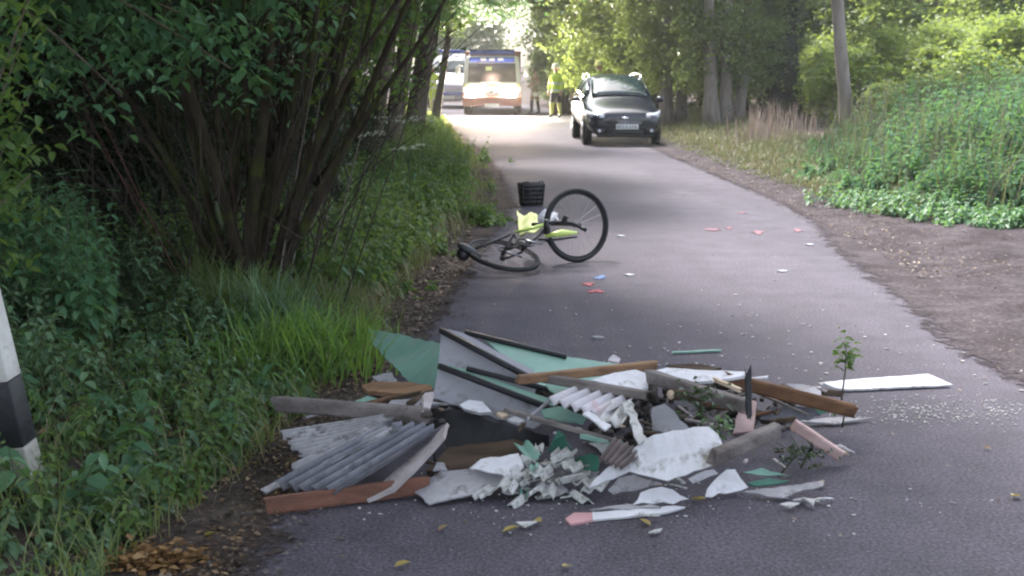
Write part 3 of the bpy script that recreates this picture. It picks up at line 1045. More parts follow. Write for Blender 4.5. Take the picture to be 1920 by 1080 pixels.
t = thing('overhanging_tree', 'tree whose low leafy branches hang across the top left of the dark bank', 'tree', (-3.9, 7.4, float(ht(-3.9, 7.4))))
trunk(t, (0, 0, -0.1), (0.5, 0.3, 5.5), 0.16, 0.1, M_moss, amp=0.1)
for (bx, by, bz, n, lf) in [(2.1, .4, 1.75, 420, .09), (1.7, -.1, 1.35, 300, .09), (2.6, .6, 2.0, 420, .085), (1.4, .5, 1.75, 300, .085), (1.9, -.4, 2.0, 320, .095), (2.3, 0.0, 1.5, 240, .085), (2.9, .8, 2.1, 300, .085), (2.2, -.2, 2.2, 300, .09)]:
    hanging_branch(t, (0.2, 0.1, 2.1 + random.random() * 0.5), (bx, by, bz + 0.35), 0.35, n, lf, L_hazel)
crown('canopy', t, (0.5, 0.5, 6.5), (1.0, 1.0, 0.9))
crown('hazel', t, (0.6, 0.8, 3.7), (1.0, 0.9, 0.5))

t = thing('elder_shrub', 'yellow-green elder shrub leaning in at the left picture edge', 'shrub', (-3.0, 6.3, float(ht(-3.0, 6.3))))
for k, (bx, by, bz, n) in enumerate([(.55, .2, 2.1, 230), (.65, .0, 1.75, 230), (.55, .3, 1.45, 210), (.35, -.3, 1.95, 210), (.7, .4, 2.3, 200), (.3, .2, 1.2, 160), (.6, 0.1, 1.05, 120)]):
    hanging_branch(t, (0, 0, 0.1 + 0.05 * k), (bx, by, bz + 0.1), 0.1, n, .07, L_yel, 0.12, 0.014)
trunk(t, (0, 0, -0.1), (-0.1, 0.2, 1.7), 0.04, 0.02, M_bark, n=6, sides=7, name='stem')

# ferny bright weeds on the left and dark undergrowth on the near bank
def lsoil(y):
    return xl(y) - np.interp(y, [4, 4.7, 5.6, 6.5, 8, 9.5, 12], [0.42, 0.40, 0.30, 0.28, 0.26, 0.34, 0.5])


m_ = 2300
y = 4.1 + 4.4 * rng.random(m_)
x = lsoil(y) - 0.04 - (2.6 - 0) * rng.random(m_) ** 0.9
lump = 0.5 + 0.5 * np.sin(x * 5.2 + 2 * np.sin(y * 2.2)) * np.sin(y * 4.3)
H = np.clip(0.08 + 0.2 * (lsoil(y) - x), 0.06, 0.42) * (0.4 + 0.9 * lump) * (0.6 + 0.8 * rng.random(m_))
keep = rng.random(m_) < 0.16 + 0.84 * lump
H = np.where((x / y < -0.355) & (y < 5.75), H * 0.3, H)
x, y, H = x[keep], y[keep], H[keep]
o = link('undergrowth', nettle_mesh('undergrowth', L_nettle, x, y, H, 0.06, 6, 2, tiltv=.35))
tag(o, 'low dark green nettles and ground ivy on the near left bank', 'undergrowth', kind='stuff')
m_ = 110
y = 4.8 + 4.0 * rng.random(m_)
x = lsoil(y) - 0.1 - 1.5 * rng.random(m_)
o = link('weeds', nettle_mesh('broad_weeds', L_hazel, x, y, 0.10 + 0.22 * rng.random(m_), 0.125, 3, 2, tiltv=.3))
tag(o, 'broad-leaved weeds among the small nettles of the near left bank', 'weeds', kind='stuff')
n = 2200
y = 4.5 + 5.0 * rng.random(n)
x = lsoil(y) + 0.05 - 1.6 * rng.random(n)
litter('leaf_litter', 'brown dead leaves showing through the near left bank', x, y, 0.035, L_litter, 0.05)
m_ = 420
y = 4.6 + 4.6 * rng.random(m_)
x = lsoil(y) + 0.02 - 1.3 * rng.random(m_) ** 1.2
o = link('weeds', nettle_mesh('mixed_weeds', L_yel, x, y, 0.08 + 0.24 * rng.random(m_), 0.052, 5, 2, tiltv=.4))
tag(o, 'yellowish weeds mixed into the near left bank', 'weeds', kind='stuff')
m_ = 700
y = 4.6 + 5.0 * rng.random(m_)
x = lsoil(y) + 0.1 - 1.4 * rng.random(m_) ** 1.2
o = link('dry_grass', grass_mesh('dead_stems', L_straw, x, y, ht(x, y), 0.08 + 0.3 * rng.random(m_) ** 2, np.full(m_, 0.006), 1.0))
tag(o, 'withered grass stems bent over in the near left bank', 'grass', kind='stuff')
m_ = 700
y = 7.4 + 3.4 * rng.random(m_) ** 1.5
x = lsoil(y) - 0.3 - 4.2 * rng.random(m_)
H = (0.12 + 0.25 * rng.random(m_)) * np.clip((lsoil(y) - x) / 1.2, 0.4, 1.0)
o = link('undergrowth', nettle_mesh('undergrowth_back', L_dark, x, y, H, 0.075, 6, 2))
tag(o, 'dim green undergrowth round the foot of the coppiced tree', 'undergrowth', kind='stuff')
m_ = 420
y = 6.9 + 1.9 * rng.random(m_)
x = -2.25 - 1.25 * rng.random(m_) - (y - 6.9) * 0.35
H = 0.45 + 0.45 * rng.random(m_)
o = link('weeds', nettle_mesh('weeds', L_hazel, x, y, H, 0.085, 8, 2))
tag(o, 'taller bright green weeds below the elder at the left picture edge', 'weeds', kind='stuff')

# ground grass in the near bank
m_ = 5200
y = 4.1 + 6.0 * rng.random(m_)
x = lsoil(y) + 0.03 - 2.2 * rng.random(m_) ** 1.3
o = link('bank_grass', grass_mesh('bank_grass', L_grass, x, y, ht(x, y), 0.08 + 0.16 * rng.random(m_), np.full(m_, 0.007), 0.9))
tag(o, 'thin grass growing through the near left bank', 'grass', kind='stuff')

# tall grass clumps
L_tuft = leafmat('tuft_grass', (0.06, 0.13, 0.03), (0.11, 0.22, 0.05), (0.20, 0.30, 0.09), 0.45, big=2)
for (px, py, n, h, sp, lab) in [(575, 690, 520, .42, .20, 'bright green tall grass clump behind the left end of the heap'), (520, 640, 320, .5, .16, 'blue-green long-bladed grass clump below the coppiced tree'), (470, 705, 260, .32, .16, 'short ragged grass clump left of the bright tall grass clump'), (640, 650, 300, .30, .15, 'yellowing grass clump at the edge of the brown verge near the green sheet')]:
    p = ground_pt(px, py)
    x, y = p.x + rng.normal(size=n) * sp, p.y + rng.normal(size=n) * sp
    t = link('grass_clump', grass_mesh('grass_clump', L_tuft if 'bright' in lab else (L_nettle if 'blue' in lab else L_grass), x - p.x, y - p.y, ht(x, y) - p.z, h * (0.6 + 0.6 * rng.random(n)), np.full(n, 0.014), 0.85), None, p)
    tag(t, lab, 'grass clump', 'tall grass clumps on the left verge')

# left verge grass from the heap to the bend
m_ = 30000
y = 8.2 + 38 * rng.random(m_) ** 1.7
inn = np.interp(y, [8, 10, 12, 15, 20, 46], [.55, .5, .3, .12, .05, 0.0])
wd = np.interp(y, [8, 10, 14, 25, 46], [.9, 1.3, 1.9, 1.9, 1.5])
x = xl(y) - inn - wd * rng.random(m_)
lump = 0.5 + 0.5 * np.sin(x * 4.1 + y * 1.3) * np.sin(y * 1.9 - x)
Hh = (0.10 + 0.26 * rng.random(m_) ** 1.4) * np.clip((xl(y) - x) / 0.8, 0.35, 1.3) * (0.55 + 0.9 * lump)
mask = 0.5 + 0.5 * np.sin(x * 2.9 + 1.1 * np.sin(y * 1.3)) * np.sin(y * 1.55 + x * 1.2)
keep = rng.random(m_) < np.clip(mask * 1.5 - 0.1, 0.08, 1)
x, y, Hh = x[keep], y[keep], Hh[keep]
o = link('verge_grass', grass_mesh('verge_grass_left', L_grass, x, y, ht(x, y), Hh, np.interp(y, [8, 40], [0.011, 0.026]), 0.8))
tag(o, 'lush green grass along the left verge', 'grass', kind='stuff')
m_ = 1500
y = 9.5 + 26 * rng.random(m_) ** 1.4
x = xl(y) - 0.45 - 1.8 * rng.random(m_)
H = 0.25 + 0.35 * rng.random(m_)
o = link('verge_weeds', nettle_mesh('verge_weeds', L_yel, x, y, H, 0.085, 7, 2, tiltv=.25))
tag(o, 'leafy weeds among the grass of the left verge', 'weeds', kind='stuff')
m_ = 3500
y = 8.2 + 26 * rng.random(m_) ** 1.5
x = xl(y) - 0.25 - 0.8 * rng.random(m_)
o = link('dry_grass', grass_mesh('dry_grass_left', L_straw, x, y, ht(x, y), 0.08 + 0.26 * rng.random(m_), np.full(m_, 0.010), 0.7))
tag(o, 'withered straw coloured grass along the edge of the left verge', 'grass', kind='stuff')
for k, (px, py, n, h, sp, m, lab) in enumerate([(830, 402, 60, .50, .28, L_yel, 'pale green leafy clump on the left verge level with the basket'), (700, 385, 50, .55, .3, L_hazel, 'dark leafy clump left of the umbel plants'), (760, 470, 45, .36, .22, L_yel, 'bright leafy clump on the left verge beside the rear of the bicycle'), (660, 470, 50, .5, .28, L_nettle, 'greyish leafy clump between the coppiced tree and the bicycle'),
        (860, 300, 50, .55, .4, L_yel, 'leafy clump at the bend of the left verge below the slim trunk'), (790, 340, 50, .6, .35, L_nettle, 'leafy clump below the stout brown trunk'), (900, 420, 34, .3, .18, L_yel, 'low leafy clump hanging over the lane edge behind the bicycle'), (620, 560, 44, .34, .2, L_hazel, 'leafy clump right of the foot of the coppiced tree'), (700, 545, 34, .25, .2, L_yel, 'low yellow-green clump on the verge above the green sheet')]):
    p = ground_pt(px, py)
    x, y = p.x + rng.normal(size=n) * sp, p.y + rng.normal(size=n) * sp
    H_ = h * (0.5 + 0.6 * rng.random(n)) * np.exp(-((x - p.x) ** 2 + (y - p.y) ** 2) / (2 * (sp * 1.6) ** 2))
    t = link('weed_clump', nettle_mesh('weed_clump', m, x, y, H_, 0.085, 6, 2, tiltv=.3))
    t.data.transform(Matrix.Translation(-p))
    t.location = p
    tag(t, lab, 'weed clump', 'leafy clumps on the left verge', 'stuff')
n = 2600
y = 8.4 + 20 * rng.random(n) ** 1.3
x = xl(y) - 0.1 - 1.5 * rng.random(n)
litter('leaf_litter', 'brown dead leaves lying among the grass of the left verge', x, y, 0.05, L_litter, 0.06)
# umbel flowers
m_wh = mat('umbel', (0.42, 0.44, 0.30), rough=0.9, bump=0)
for (px, py, h, lab) in [(735, 372, 0.95, 'tall flat-headed umbel plant left among the verge flowers'), (790, 372, 1.0, 'tall flat-headed umbel plant beside the stout brown trunk'), (765, 400, 0.75, 'short pale umbel plant between two taller ones'), (700, 392, 0.85, 'umbel plant farthest left on the verge')]:
    p = ground_pt(px, py)
    t = thing('umbel_plant', lab, 'plant', p, 0, 'umbel plants on the left verge')
    mb = MB()
    mb.tube([(0, 0, 0), (0.03, 0, h * .5), (0.0, 0.02, h)], [0.009, 0.007, 0.004], n=5)
    heads = MB()
    for k in range(6):
        a = k * 1.05
        e = Vector((math.cos(a) * .16 * random.uniform(.6, 1.1), math.sin(a) * .16, h + 0.08 * random.random()))
        mb.tube([(0, 0.01, h * .8), e], [0.004, 0.002], n=4)
        for q in range(9):
            c = e + Vector((random.gauss(0, .035), random.gauss(0, .035), random.gauss(0, .008)))
            heads.sphere(c, (.014, .014, .007), 6, 4)
    mb.build('stem', M_stem, t, True)
    heads.build('flower_head', m_wh, t)['kind'] = 'stuff'

# ------------------------------------------------------------------ soil crumbs along both edges
n = 3400
y = 4.0 + 20 * rng.random(n) ** 1.3
side = rng.random(n) < 0.5
off = rng.normal(size=n)
x = np.where(side, xl(y) + 0.05 + off * 0.16, xr(y) + 0.05 + np.where(off < 0, off * 0.22, off * 0.5))
z = np.maximum(ht(x, y), 0) + 0.004
s0 = 0.004 + 0.010 * rng.random(n) ** 3 * 1.5
ang = rng.random(n) * 6.28
ca, sa = np.cos(ang) * s0, np.sin(ang) * s0
B = np.stack([x, y, z], 1)
o1 = np.stack([ca, sa, 0 * ca], 1)
o2 = np.stack([-sa, ca, 0 * ca], 1) * 0.8
up = np.stack([0 * ca, 0 * ca, s0 * 0.9], 1)
V = np.stack([B + o1, B + o2, B - o1, B - o2, B + up + o1 * .3], 1).reshape(-1, 3)
idx = np.array([[0, 1, 4], [1, 2, 4], [2, 3, 4], [3, 0, 4]])
F = (np.arange(n)[:, None, None] * 5 + idx[None]).reshape(-1, 3)
o = link('gravel', mesh_np('gravel', V, F, np.full(len(F), 3), mat('soil_crumb', (0.14, 0.115, 0.105), (0.05, 0.04, 0.035), rough=.95, scale=30, bump=0)))
tag(o, 'soil crumbs and grit strewn along both edges of the lane', 'grit', kind='stuff')

# ------------------------------------------------------------------ leaf litter on the verges
n = 5200
y = 4.1 + 8.5 * rng.random(n) ** 1.1
x = xl(y) + 0.06 - np.abs(rng.normal(size=n)) * 0.30
litter('leaf_litter', 'brown dead leaves and crumbs along the left soil edge', x, y, 0.024, L_litter, 0.02)
c = ground_pt(285, 1062)
n = 520
x, y = c.x + rng.normal(size=n) * 0.085, c.y + rng.normal(size=n) * 0.055
o = litter('leaf_heap', 'small heap of orange-brown fallen leaves in the bottom left corner', x, y, 0.038, leafmat('orange_leaf', (0.10, 0.05, 0.02), (0.19, 0.10, 0.04), (0.32, 0.20, 0.09), 0.1), 0.05)
n = 1700
y = 11 + 16 * rng.random(n) ** 1.3
x = xr(y) - 0.1 + np.abs(rng.normal(size=n)) * 0.55
litter('leaf_litter', 'brown leaf litter between lane and right verge', x, y, 0.028, L_litter, 0.03)
n = 600
y = 7 + 8 * rng.random(n)
x = xr(y) + 0.05 + 2.6 * rng.random(n)
litter('leaf_litter', 'scattered dead leaves on the bare earth at the right', x, y, 0.024, L_litter)

# ------------------------------------------------------------------ the milky air of the lane
m_air = bpy.data.materials.new('air')
m_air.use_nodes = True
na = m_air.node_tree
na.nodes.clear()
ao = na.nodes.new('ShaderNodeOutputMaterial')
av = na.nodes.new('ShaderNodeVolumePrincipled')
av.inputs['Color'].default_value = (0.93, 0.94, 0.93, 1)
av.inputs['Density'].default_value = 0.0008
av.inputs['Anisotropy'].default_value = 0.4
na.links.new(av.outputs[0], ao.inputs['Volume'])
mb = MB()
mb.box((0, 60, 7.5), (900, 180, 19))
hz = mb.build('haze', m_air)
tag(hz, kind='stuff')

# ------------------------------------------------------------------ the heap of dumped building rubbish
M_cem = mat('cement_sheet', (0.37, 0.35, 0.365), (0.22, 0.21, 0.215), rough=0.9, scale=5, bump=0.35, spec=0.2, dirt=(0.10, 0.095, 0.09), dirt_scale=8, dirt_at=0.53)
M_cemd = mat('weathered_cement', (0.23, 0.225, 0.25), (0.10, 0.10, 0.115), rough=0.9, scale=5, bump=0.4, spec=0.2, dirt=(0.06, 0.06, 0.06), dirt_scale=4, dirt_at=0.55)
M_cemg = mat('grey_cladding', (0.27, 0.26, 0.285), (0.20, 0.195, 0.21), rough=0.85, scale=3, bump=0.25, spec=0.25, dirt=(0.13, 0.115, 0.10), dirt_scale=7, dirt_at=0.57)
M_wht = mat('white_board', (0.64, 0.625, 0.655), (0.48, 0.465, 0.48), rough=0.8, scale=5, bump=0.3, spec=0.2, dirt=(0.24, 0.215, 0.19), dirt_scale=7, dirt_at=0.545)
M_shard = mat('pale_shard', (0.52, 0.50, 0.49), (0.36, 0.35, 0.34), rough=0.9, scale=9, bump=0.3, spec=0.2, dirt=(0.20, 0.21, 0.18), dirt_scale=14, dirt_at=0.52)
M_grn = mat('green_paint', (0.19, 0.325, 0.265), (0.13, 0.25, 0.20), rough=0.6, scale=3, bump=0.2, dirt=(0.24, 0.25, 0.225), dirt_scale=7, dirt_at=0.56)
M_dgrn = mat('dark_green_paint', (0.035, 0.15, 0.10), (0.02, 0.09, 0.06), rough=0.55, scale=4, bump=0.2)
M_brn = mat('brown_timber', (0.165, 0.085, 0.045), (0.07, 0.035, 0.02), rough=0.85, scale=10, stretch=(0.3, 0.3, 1), bump=0.4, spec=0.2, dirt=(0.05, 0.03, 0.02), dirt_scale=5, dirt_at=0.58)
M_rust = mat('red_brown_plank', (0.20, 0.085, 0.055), (0.09, 0.042, 0.03), rough=0.85, scale=8, stretch=(0.2, 1, 1), bump=0.35, dirt=(0.06, 0.04, 0.035), dirt_scale=5, dirt_at=0.55)
M_tan = mat('tan_timber', (0.27, 0.155, 0.085), (0.12, 0.062, 0.032), rough=0.85, scale=9, stretch=(0.25, 1, 1), bump=0.4, dirt=(0.08, 0.05, 0.035), dirt_scale=5, dirt_at=0.6)
M_gwd = mat('grey_timber', (0.20, 0.175, 0.165), (0.085, 0.07, 0.065), rough=0.95, scale=9, stretch=(0.25, 1, 1), bump=0.5, spec=0.15, dirt=(0.05, 0.04, 0.035), dirt_scale=5, dirt_at=0.6)
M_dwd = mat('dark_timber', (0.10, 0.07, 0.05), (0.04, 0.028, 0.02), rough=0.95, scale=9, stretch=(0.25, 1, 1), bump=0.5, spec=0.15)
M_pnk = mat('pinkish_timber', (0.48, 0.335, 0.315), (0.33, 0.22, 0.20), rough=0.85, scale=9, stretch=(0.3, 1, 1), bump=0.3, dirt=(0.18, 0.10, 0.08), dirt_scale=7, dirt_at=0.6)
M_pgw = mat('pinkish_grey_wood', (0.38, 0.335, 0.335), (0.26, 0.22, 0.215), rough=0.9, scale=8, bump=0.35, dirt=(0.13, 0.10, 0.09), dirt_scale=5, dirt_at=0.62)
M_plw = mat('pale_wood', (0.58, 0.46, 0.34), (0.42, 0.31, 0.21), rough=0.85, scale=8, bump=0.2)
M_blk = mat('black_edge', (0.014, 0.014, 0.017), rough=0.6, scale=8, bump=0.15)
M_bcor = mat('brown_corrugated', (0.19, 0.15, 0.145), (0.10, 0.078, 0.072), rough=0.9, scale=8, bump=0.4)
M_pcor = mat('stained_corrugated', (0.52, 0.49, 0.51), (0.40, 0.37, 0.39), rough=0.85, scale=4, bump=0.3, dirt=(0.40, 0.22, 0.22), dirt_scale=4, dirt_at=0.56)
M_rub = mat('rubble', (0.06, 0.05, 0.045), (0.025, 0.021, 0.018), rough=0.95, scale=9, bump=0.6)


def newell(pts):
    n = Vector((0, 0, 0))
    for i, a in enumerate(pts):
        b = pts[(i + 1) % len(pts)]
        n += Vector(((a.y - b.y) * (a.z + b.z), (a.z - b.z) * (a.x + b.x), (a.x - b.x) * (a.y + b.y)))
    return n.normalized()


def slab_mesh(name, pts, th, m, jag=0.006, seed=0, warp=0.0):
    """A broken sheet of real thickness: outline points in space, ragged edges, extruded along its normal."""
    r = random.Random(seed + len(pts) * 7)
    nrm = newell(pts)
    if nrm.z < 0:
        pts = list(reversed(pts))
        nrm = -nrm
    out = []
    for i, a in enumerate(pts):
        b = pts[(i + 1) % len(pts)]
        d = b - a
        k = max(1, min(9, int(d.length / 0.035)))
        s = d.normalized().cross(nrm)
        for q in range(k):
            t = q / k
            out.append(a + d * t + (s * r.uniform(-jag, jag) if q else s * r.uniform(-jag, jag) * 0.4))
    bm = bmesh.new()
    f = bm.faces.new([bm.verts.new(p) for p in out])
    bmesh.ops.recalc_face_normals(bm, faces=[f])
    ex = bmesh.ops.extrude_face_region(bm, geom=[f])
    vs = [e for e in ex['geom'] if isinstance(e, bmesh.types.BMVert)]
    bmesh.ops.translate(bm, verts=vs, vec=-nrm * th)
    bmesh.ops.triangulate(bm, faces=[f for f in bm.faces if len(f.verts) > 4])
    if warp:
        for v in bm.verts:
            v.co += nrm * (warp * math.sin(v.co.x * 9 + seed) * math.sin(v.co.y * 11 + seed * 2))
    bmesh.ops.recalc_face_normals(bm, faces=bm.faces)
    me = bpy.data.meshes.new(name)
    c = sum((p for p in pts), Vector()) / len(pts)
    bmesh.ops.translate(bm, verts=bm.verts, vec=-c)
    bm.to_mesh(me)
    bm.free()
    me.materials.append(m)
    return me, c


def PP(l):
    return [P(*q) for q in l]


_seed = [0]
HEAP = 'pieces of the dumped heap'


def sheet(name, label, cat, corners, th, m, jag=0.009, warp=0.0, group=HEAP):
    _seed[0] += 1
    me, c = slab_mesh(name, PP(corners), th, m, jag, _seed[0], warp)
    o = link(name, me, None, c)
    return tag(o, label, cat, group)


def timber(name, label, cat, a, b, w, h, m, roll=(0, 0, 1), split=0.012, group=HEAP):
    """A sawn length from a to b with ragged ends and worn arrises."""
    a, b = P(*a), P(*b)
    c = (a + b) / 2
    d = (b - a).normalized()
    u = Vector(roll)
    s = d.cross(u).normalized()
    u = s.cross(d)
    r = random.Random(int(a.x * 1e5) & 0xffff)
    bm = bmesh.new()
    rows = []
    n = 8
    for i in range(n + 1):
        t = i / n
        p = a + (b - a) * t - c
        row = []
        for k, (x, y) in enumerate(((-1, -.7), (-.8, -1), (.8, -1), (1, -.7), (1, .7), (.8, 1), (-.8, 1), (-1, .7))):
            e = d * (r.uniform(-split, split) * 2 if i in (0, n) else 0)
            row.append(bm.verts.new(p + s * (x * w / 2 + r.uniform(-.0015, .0015)) + u * (y * h / 2 + r.uniform(-.0015, .0015)) + e))
        rows.append(row)
    for i in range(n):
        for k in range(8):
            bm.faces.new((rows[i][k], rows[i][(k + 1) % 8], rows[i + 1][(k + 1) % 8], rows[i + 1][k]))
    bm.faces.new(list(reversed(rows[0])))
    bm.faces.new(rows[-1])
    bmesh.ops.recalc_face_normals(bm, faces=bm.faces)
    me = bpy.data.meshes.new(name)
    bm.to_mesh(me)
    bm.free()
    me.materials.append(m)
    o = link(name, me, None, c)
    return tag(o, label, cat, group)


def corr_mesh(name, A, B, C, D, waves, amp, th, m, brk=0.03, seed=1, sag=0.0, phase=0.0):
    """Corrugated sheet: waves run across A-B, ridges along A-D."""
    r = random.Random(seed)
    nu, nv = waves * 8, 7
    nrm = newell([A, B, C, D])
    if nrm.z < 0:
        nrm = -nrm
    e0 = [r.uniform(0, brk) for _ in range(nu + 1)]
    e1 = [r.uniform(0, brk) for _ in range(nu + 1)]
    for arr in (e0, e1):
        for i in range(1, nu):
            arr[i] = (arr[i - 1] + arr[i] * 0.6) / 1.6
    top, bot = [], []
    for i in range(nu + 1):
        u = i / nu
        for j in range(nv + 1):
            v = e0[i] + (1 - e0[i] - e1[i]) * j / nv
            p = A * (1 - u) * (1 - v) + B * u * (1 - v) + C * u * v + D * (1 - u) * v
            p = p + nrm * (amp * math.cos(2 * math.pi * waves * u + phase) - sag * 4 * v * (1 - v))
            top.append(p)
            bot.append(p - nrm * th)
    nn = len(top)
    F = []
    w = nv + 1
    for i in range(nu):
        for j in range(nv):
            a = i * w + j
            F.append((a, a + 1, a + 1 + w, a + w))
            F.append((a + nn, a + w + nn, a + 1 + w + nn, a + 1 + nn))
    for i in range(nu):
        a = i * w
        F.append((a, a + w, a + w + nn, a + nn))
        a = i * w + nv
        F.append((a, a + nn, a + w + nn, a + w))
    for j in range(nv):
        F.append((j, j + nn, j + 1 + nn, j + 1))
        a = nu * w + j
        F.append((a, a + 1, a + 1 + nn, a + nn))
    V = top + bot
    c = sum(V, Vector()) / len(V)
    mb = MB()
    mb.add([p - c for p in V], F)
    me = mb.mesh(name, m, False)
    me.polygons.foreach_set('use_smooth', np.array([True] * (2 * nu * nv) + [False] * (len(F) - 2 * nu * nv)))
    return me, c


def corr(label, q, waves, amp, th, m, brk=0.03, sag=0.0, name='corrugated_sheet', cat='roof sheet', phase=0.0):
    _seed[0] += 1
    me, c = corr_mesh(name, *PP(q), waves, amp, th, m, brk, _seed[0], sag, phase)
    return tag(link(name, me, None, c), label, cat, HEAP)


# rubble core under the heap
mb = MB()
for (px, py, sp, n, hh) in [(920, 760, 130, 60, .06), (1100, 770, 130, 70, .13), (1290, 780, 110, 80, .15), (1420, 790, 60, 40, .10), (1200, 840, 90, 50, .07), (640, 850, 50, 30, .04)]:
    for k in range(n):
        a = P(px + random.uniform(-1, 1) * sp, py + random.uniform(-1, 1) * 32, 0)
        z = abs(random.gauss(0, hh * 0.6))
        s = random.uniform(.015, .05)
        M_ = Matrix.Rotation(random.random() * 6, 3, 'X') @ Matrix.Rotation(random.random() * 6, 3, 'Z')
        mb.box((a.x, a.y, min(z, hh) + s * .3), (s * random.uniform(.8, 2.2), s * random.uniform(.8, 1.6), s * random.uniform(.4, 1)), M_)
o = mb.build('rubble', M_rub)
tag(o, 'dark crumbled rubble filling the inside of the dumped heap', 'rubble', kind='stuff')

# --- back left
sheet('green_sheet', 'pale green sheet lying flat at the back left of the heap with one pointed corner', 'board',
      [(688, 615, .20), (755, 628, .24), (826, 644, .30), (823, 690, .22), (815, 728, .14), (768, 715, .10), (735, 682, .14), (703, 650, .17)], .008, M_grn, .008)
sheet('cement_scrap', 'small grey-green scrap below the pale green sheet at the heap left', 'fragment', [(700, 705, .10), (735, 698, .11), (745, 715, .10), (712, 722, .08)], .008, M_cem)
sheet('wood_piece', 'broken tan and orange wooden rail below the pale green sheet', 'timber', [(678, 722, .20), (700, 716, .21), (770, 716, .22), (810, 722, .24), (808, 738, .22), (750, 737, .19), (690, 733, .18)], .025, M_tan, .007)
sheet('cement_scrap', 'pale green scrap lying behind the long grey beam', 'fragment', [(665, 752, .17), (690, 742, .18), (712, 748, .18), (705, 760, .16)], .008, M_grn)
sheet('cement_scrap', 'light grey flat scrap just behind the right end of the long grey beam', 'fragment', [(712, 768, .22), (735, 750, .23), (785, 746, .25), (792, 762, .25), (775, 775, .23)], .008, M_cem)
sheet('wood_piece', 'short pinkish block of wood standing beside the grey ridged panel', 'timber', [(790, 772, .30), (797, 736, .34), (812, 735, .34), (806, 770, .29)], .03, M_pgw)
timber('timber_beam', 'long grey weathered beam lying along the left of the heap, pale at its end', 'timber', (520, 757, .20), (800, 779, .27), .05, .072, M_gwd)
timber('timber_lath', 'short dark lath sloping up behind the long grey beam', 'timber', (700, 758, .20), (785, 737, .25), .015, .02, M_dwd)

# --- left corrugated sheets
corr('broken upper corrugated sheet with a ragged left end, under the long grey beam', [(518, 812, .17), (556, 868, .11), (770, 800, .25), (735, 778, .28)], 8, .012, .006, M_cem, .14)
corr('large dark-ridged corrugated sheet at the front left with a scalloped lower edge', [(512, 912, .085), (625, 930, .06), (838, 800, .27), (742, 790, .26)], 5, .023, .007, M_cemd, .07)
corr('light corrugated sheet with a slot, lying between the two other corrugated sheets', [(540, 880, .10), (560, 905, .085), (760, 803, .26), (700, 800, .235)], 4, .016, .006, M_cem, .11)
sheet('cement_scrap', 'narrow grey strip poking out left of the large corrugated sheet', 'fragment', [(488, 917, .04), (555, 880, .08), (562, 892, .07), (500, 924, .03)], .008, M_cem)
timber('wooden_plank', 'red-brown plank on edge along the front left foot of the heap', 'timber', (502, 949, .038), (800, 909, .05), .026, .075, M_rust)
sheet('wooden_plank', 'pinkish grey pointed plank leaning down from the ridged panel to the road', 'timber', [(687, 938, .02), (712, 908, .06), (800, 832, .20), (838, 792, .30), (830, 818, .27), (782, 872, .16), (735, 918, .06)], .018, M_pgw, .005)
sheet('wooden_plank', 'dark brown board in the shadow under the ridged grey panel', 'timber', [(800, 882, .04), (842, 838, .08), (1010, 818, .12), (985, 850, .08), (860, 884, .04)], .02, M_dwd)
sheet('hollow_shade', 'black sheet painting the deep shade of the hollow under the ridged panel', 'shade sheet', [(818, 772, .17), (850, 768, .19), (930, 792, .16), (1030, 818, .16), (1030, 838, .10), (960, 838, .07), (838, 838, .06), (812, 812, .10)], .006, M_blk, .006, .012)  # black sheet added as painted shade to darken the hollow
timber('timber_lath', 'thin dark stick crossing the gap right of the pointed plank', 'timber', (800, 866, .10), (835, 874, .08), .012, .012, M_dwd)
timber('timber_lath', 'short black stick standing in the gap right of the pointed plank', 'timber', (812, 842, .14), (818, 874, .06), .012, .012, M_blk)
for k, (px, py, z, s) in enumerate([(800, 778, .29, .024), (828, 790, .25, .017)]):
    bm = bmesh.new()
    bmesh.ops.create_icosphere(bm, subdivisions=2, radius=s)
    for v in bm.verts:
        v.co *= 1 + 0.35 * math.sin(v.co.x * 90 + k) * math.sin(v.co.y * 80) + random.uniform(-.08, .08)
        v.co.z *= .7
    me = bpy.data.meshes.new('mortar_lump')
    bm.to_mesh(me)
    bm.free()
    me.materials.append(M_rub)
    tag(link('mortar_lump', me, None, P(px, py, z)), ['grey mortar lump at the join of beam and ridged panel', 'mortar lump second from the beam end', 'mortar lump on the right of the row under the panel corner', 'mortar lump farthest under the ridged panel', 'lowest mortar lump above the pointed plank'][k], 'lump', HEAP)

# --- the ridged grey panel
t = thing('cladding_panel', 'tilted grey cladding panel with black edge strips standing highest in the heap', 'panel', P(900, 740, 0), 0, HEAP)
t0 = t.location.copy()


def part_sheet(name, parent, corners, th, m, jag=.003):
    _seed[0] += 1
    me, c = slab_mesh(name, PP(corners), th, m, jag, _seed[0])
    return link(name, me, parent, c - parent.location)


def part_bar(name, parent, a, b, w, h, m, up=(0, 0, 1)):
    a, b = P(*a), P(*b)
    c = (a + b) / 2
    mb = MB()
    mb.bar(a - c, b - c, w, h, up)
    return link(name, mb.mesh(name, m), parent, c - parent.location)


